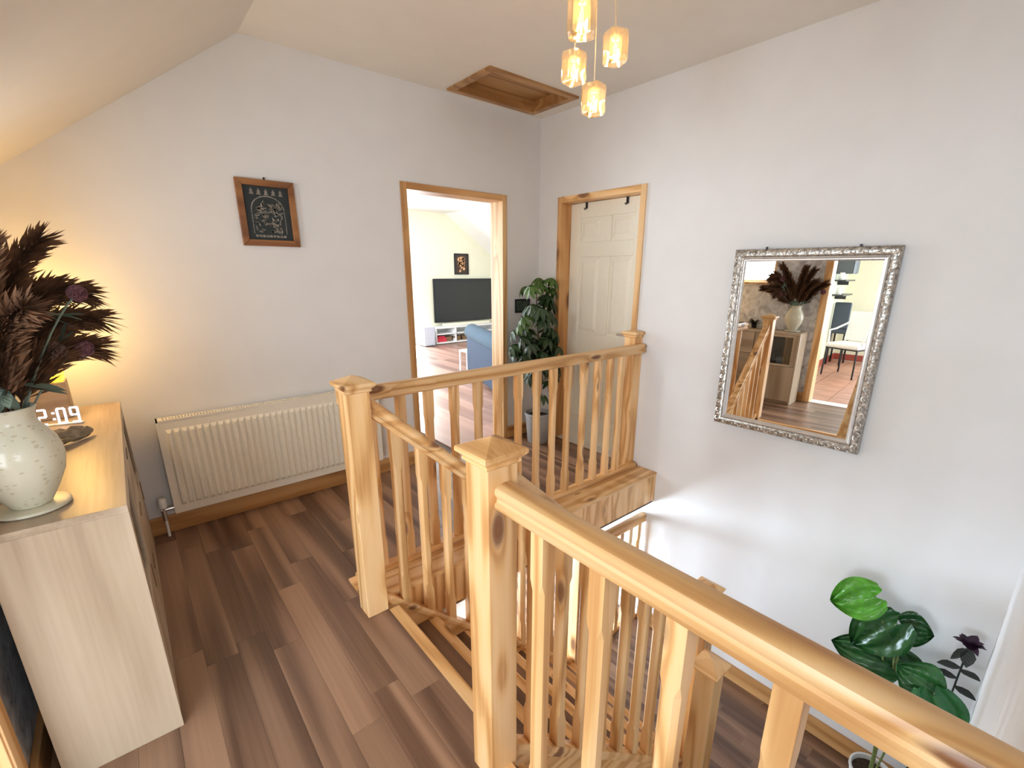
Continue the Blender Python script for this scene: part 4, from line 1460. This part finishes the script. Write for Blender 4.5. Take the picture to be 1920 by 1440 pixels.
# ------------------------------------------------------------------ dining room contents (seen in the mirror)
WF = plain('white_leather', (.75, .74, .72), .5)


def make_chair(label):
    c = thing('dining_chair', label, 'chair', (0, 0, 0), 'white dining chairs with dark legs')
    m = MB()
    m.box(-.23, .23, -.23, .22, .42, .49)
    obj('seat', m, WF, c, bevel=.025)
    rs = []
    for t in (0, .33, .66, 1):
        z = .50 + .42 * t
        y = .20 + .07 * t
        rs.append([(-.22, y, z), (-.12, y + .03, z), (.12, y + .03, z), (.22, y, z), (.22, y + .035, z), (.12, y + .065, z), (-.12, y + .065, z), (-.22, y + .035, z)])
    m = MB()
    m.loft(rs)
    obj('backrest', m, WF, c, smooth=50)
    for s_ in (-1, 1):
        m = MB()
        m.tube([(s_ * .23, -.15, .48), (s_ * .25, -.14, .66), (s_ * .24, .0, .68), (s_ * .21, .24, .76)], .014, 8)
        obj('armrest', m, WF, c, smooth=50)
    for sx in (-1, 1):
        for sy in (-1, 1):
            m = MB()
            m.tube([(sx * .21, sy * .2, .43), (sx * .22, sy * .21, 0)], .012, 8)
            obj('leg', m, BLACK, c)
    obj('seat_frame', MB().box(-.22, .22, -.22, .21, .405, .42), BLACK, c)
    return c


c1 = make_chair('white dining chair with arms and black legs, facing the doorway')
c1.location = (-5.35, -1.62, 0)
c1.rotation_euler = (0, 0, R(110))
dup(c1, (-6.15, -2.15, 0), R(60), 'white dining chair with arms and black legs, behind the first')
wc = thing('wall_cupboard', 'dark grey cupboard high on the dining room wall', 'cupboard', (-6.2, -1.25, 1.45))
obj('body', MB().box(-6.35, -5.95, -1.36, -1.15, 1.46, 2.1), plain('slate', (.07, .08, .09), .5), wc, bevel=.003)
obj('door', MB().box(-6.34, -5.96, -1.375, -1.36, 1.47, 2.09), CACHE['slate'], wc, bevel=.002)
pnl = thing('bar_chair', 'slate blue high backed chair by the dining room wall', 'chair', (-6.3, -1.33, 0))
obj('backrest', MB().box(-6.25, -6.19, -1.40, -1.17, .60, 1.02), plain('slate_blue', (.045, .06, .08), .7), pnl, bevel=.02)
obj('seat', MB().box(-6.6, -6.19, -1.42, -1.17, .52, .60), CACHE['slate_blue'], pnl, bevel=.02)
for xx in (-6.57, -6.24):
    for yy in (-1.39, -1.20):
        obj('leg', MB().box(xx, xx + .025, yy, yy + .025, 0, .52), BLACK, pnl)
for z, lab in ((1.37, 'upper'), (1.15, 'lower')):
    s_ = thing('wall_shelf', 'thin dark wall shelf in the dining room, the ' + lab + ' one', 'shelf', (-6.2, -1.25, z), 'thin dining room shelves')
    obj('board', MB().box(-6.5, -5.8, -1.33, -1.15, z - .02, z), BLACK, s_)
    obj('bracket', MB().box(-6.2, -6.18, -1.3, -1.15, z - .08, z - .02), BLACK, s_)
    m = MB()
    m.lathe([(.001, z), (.03, z), (.05, z + .05), (.03, z + .1), (.035, z + .11), (.028, z + .1), (.001, z + .02)], -5.95, -1.24, 16, caps=False)
    tag(obj('white_jar', m, WHITE, smooth=50, loc=(-5.95, -1.24, z)), 'small white jar on the ' + lab + ' dining room shelf', 'jar', 'white jars on the dining room shelves')
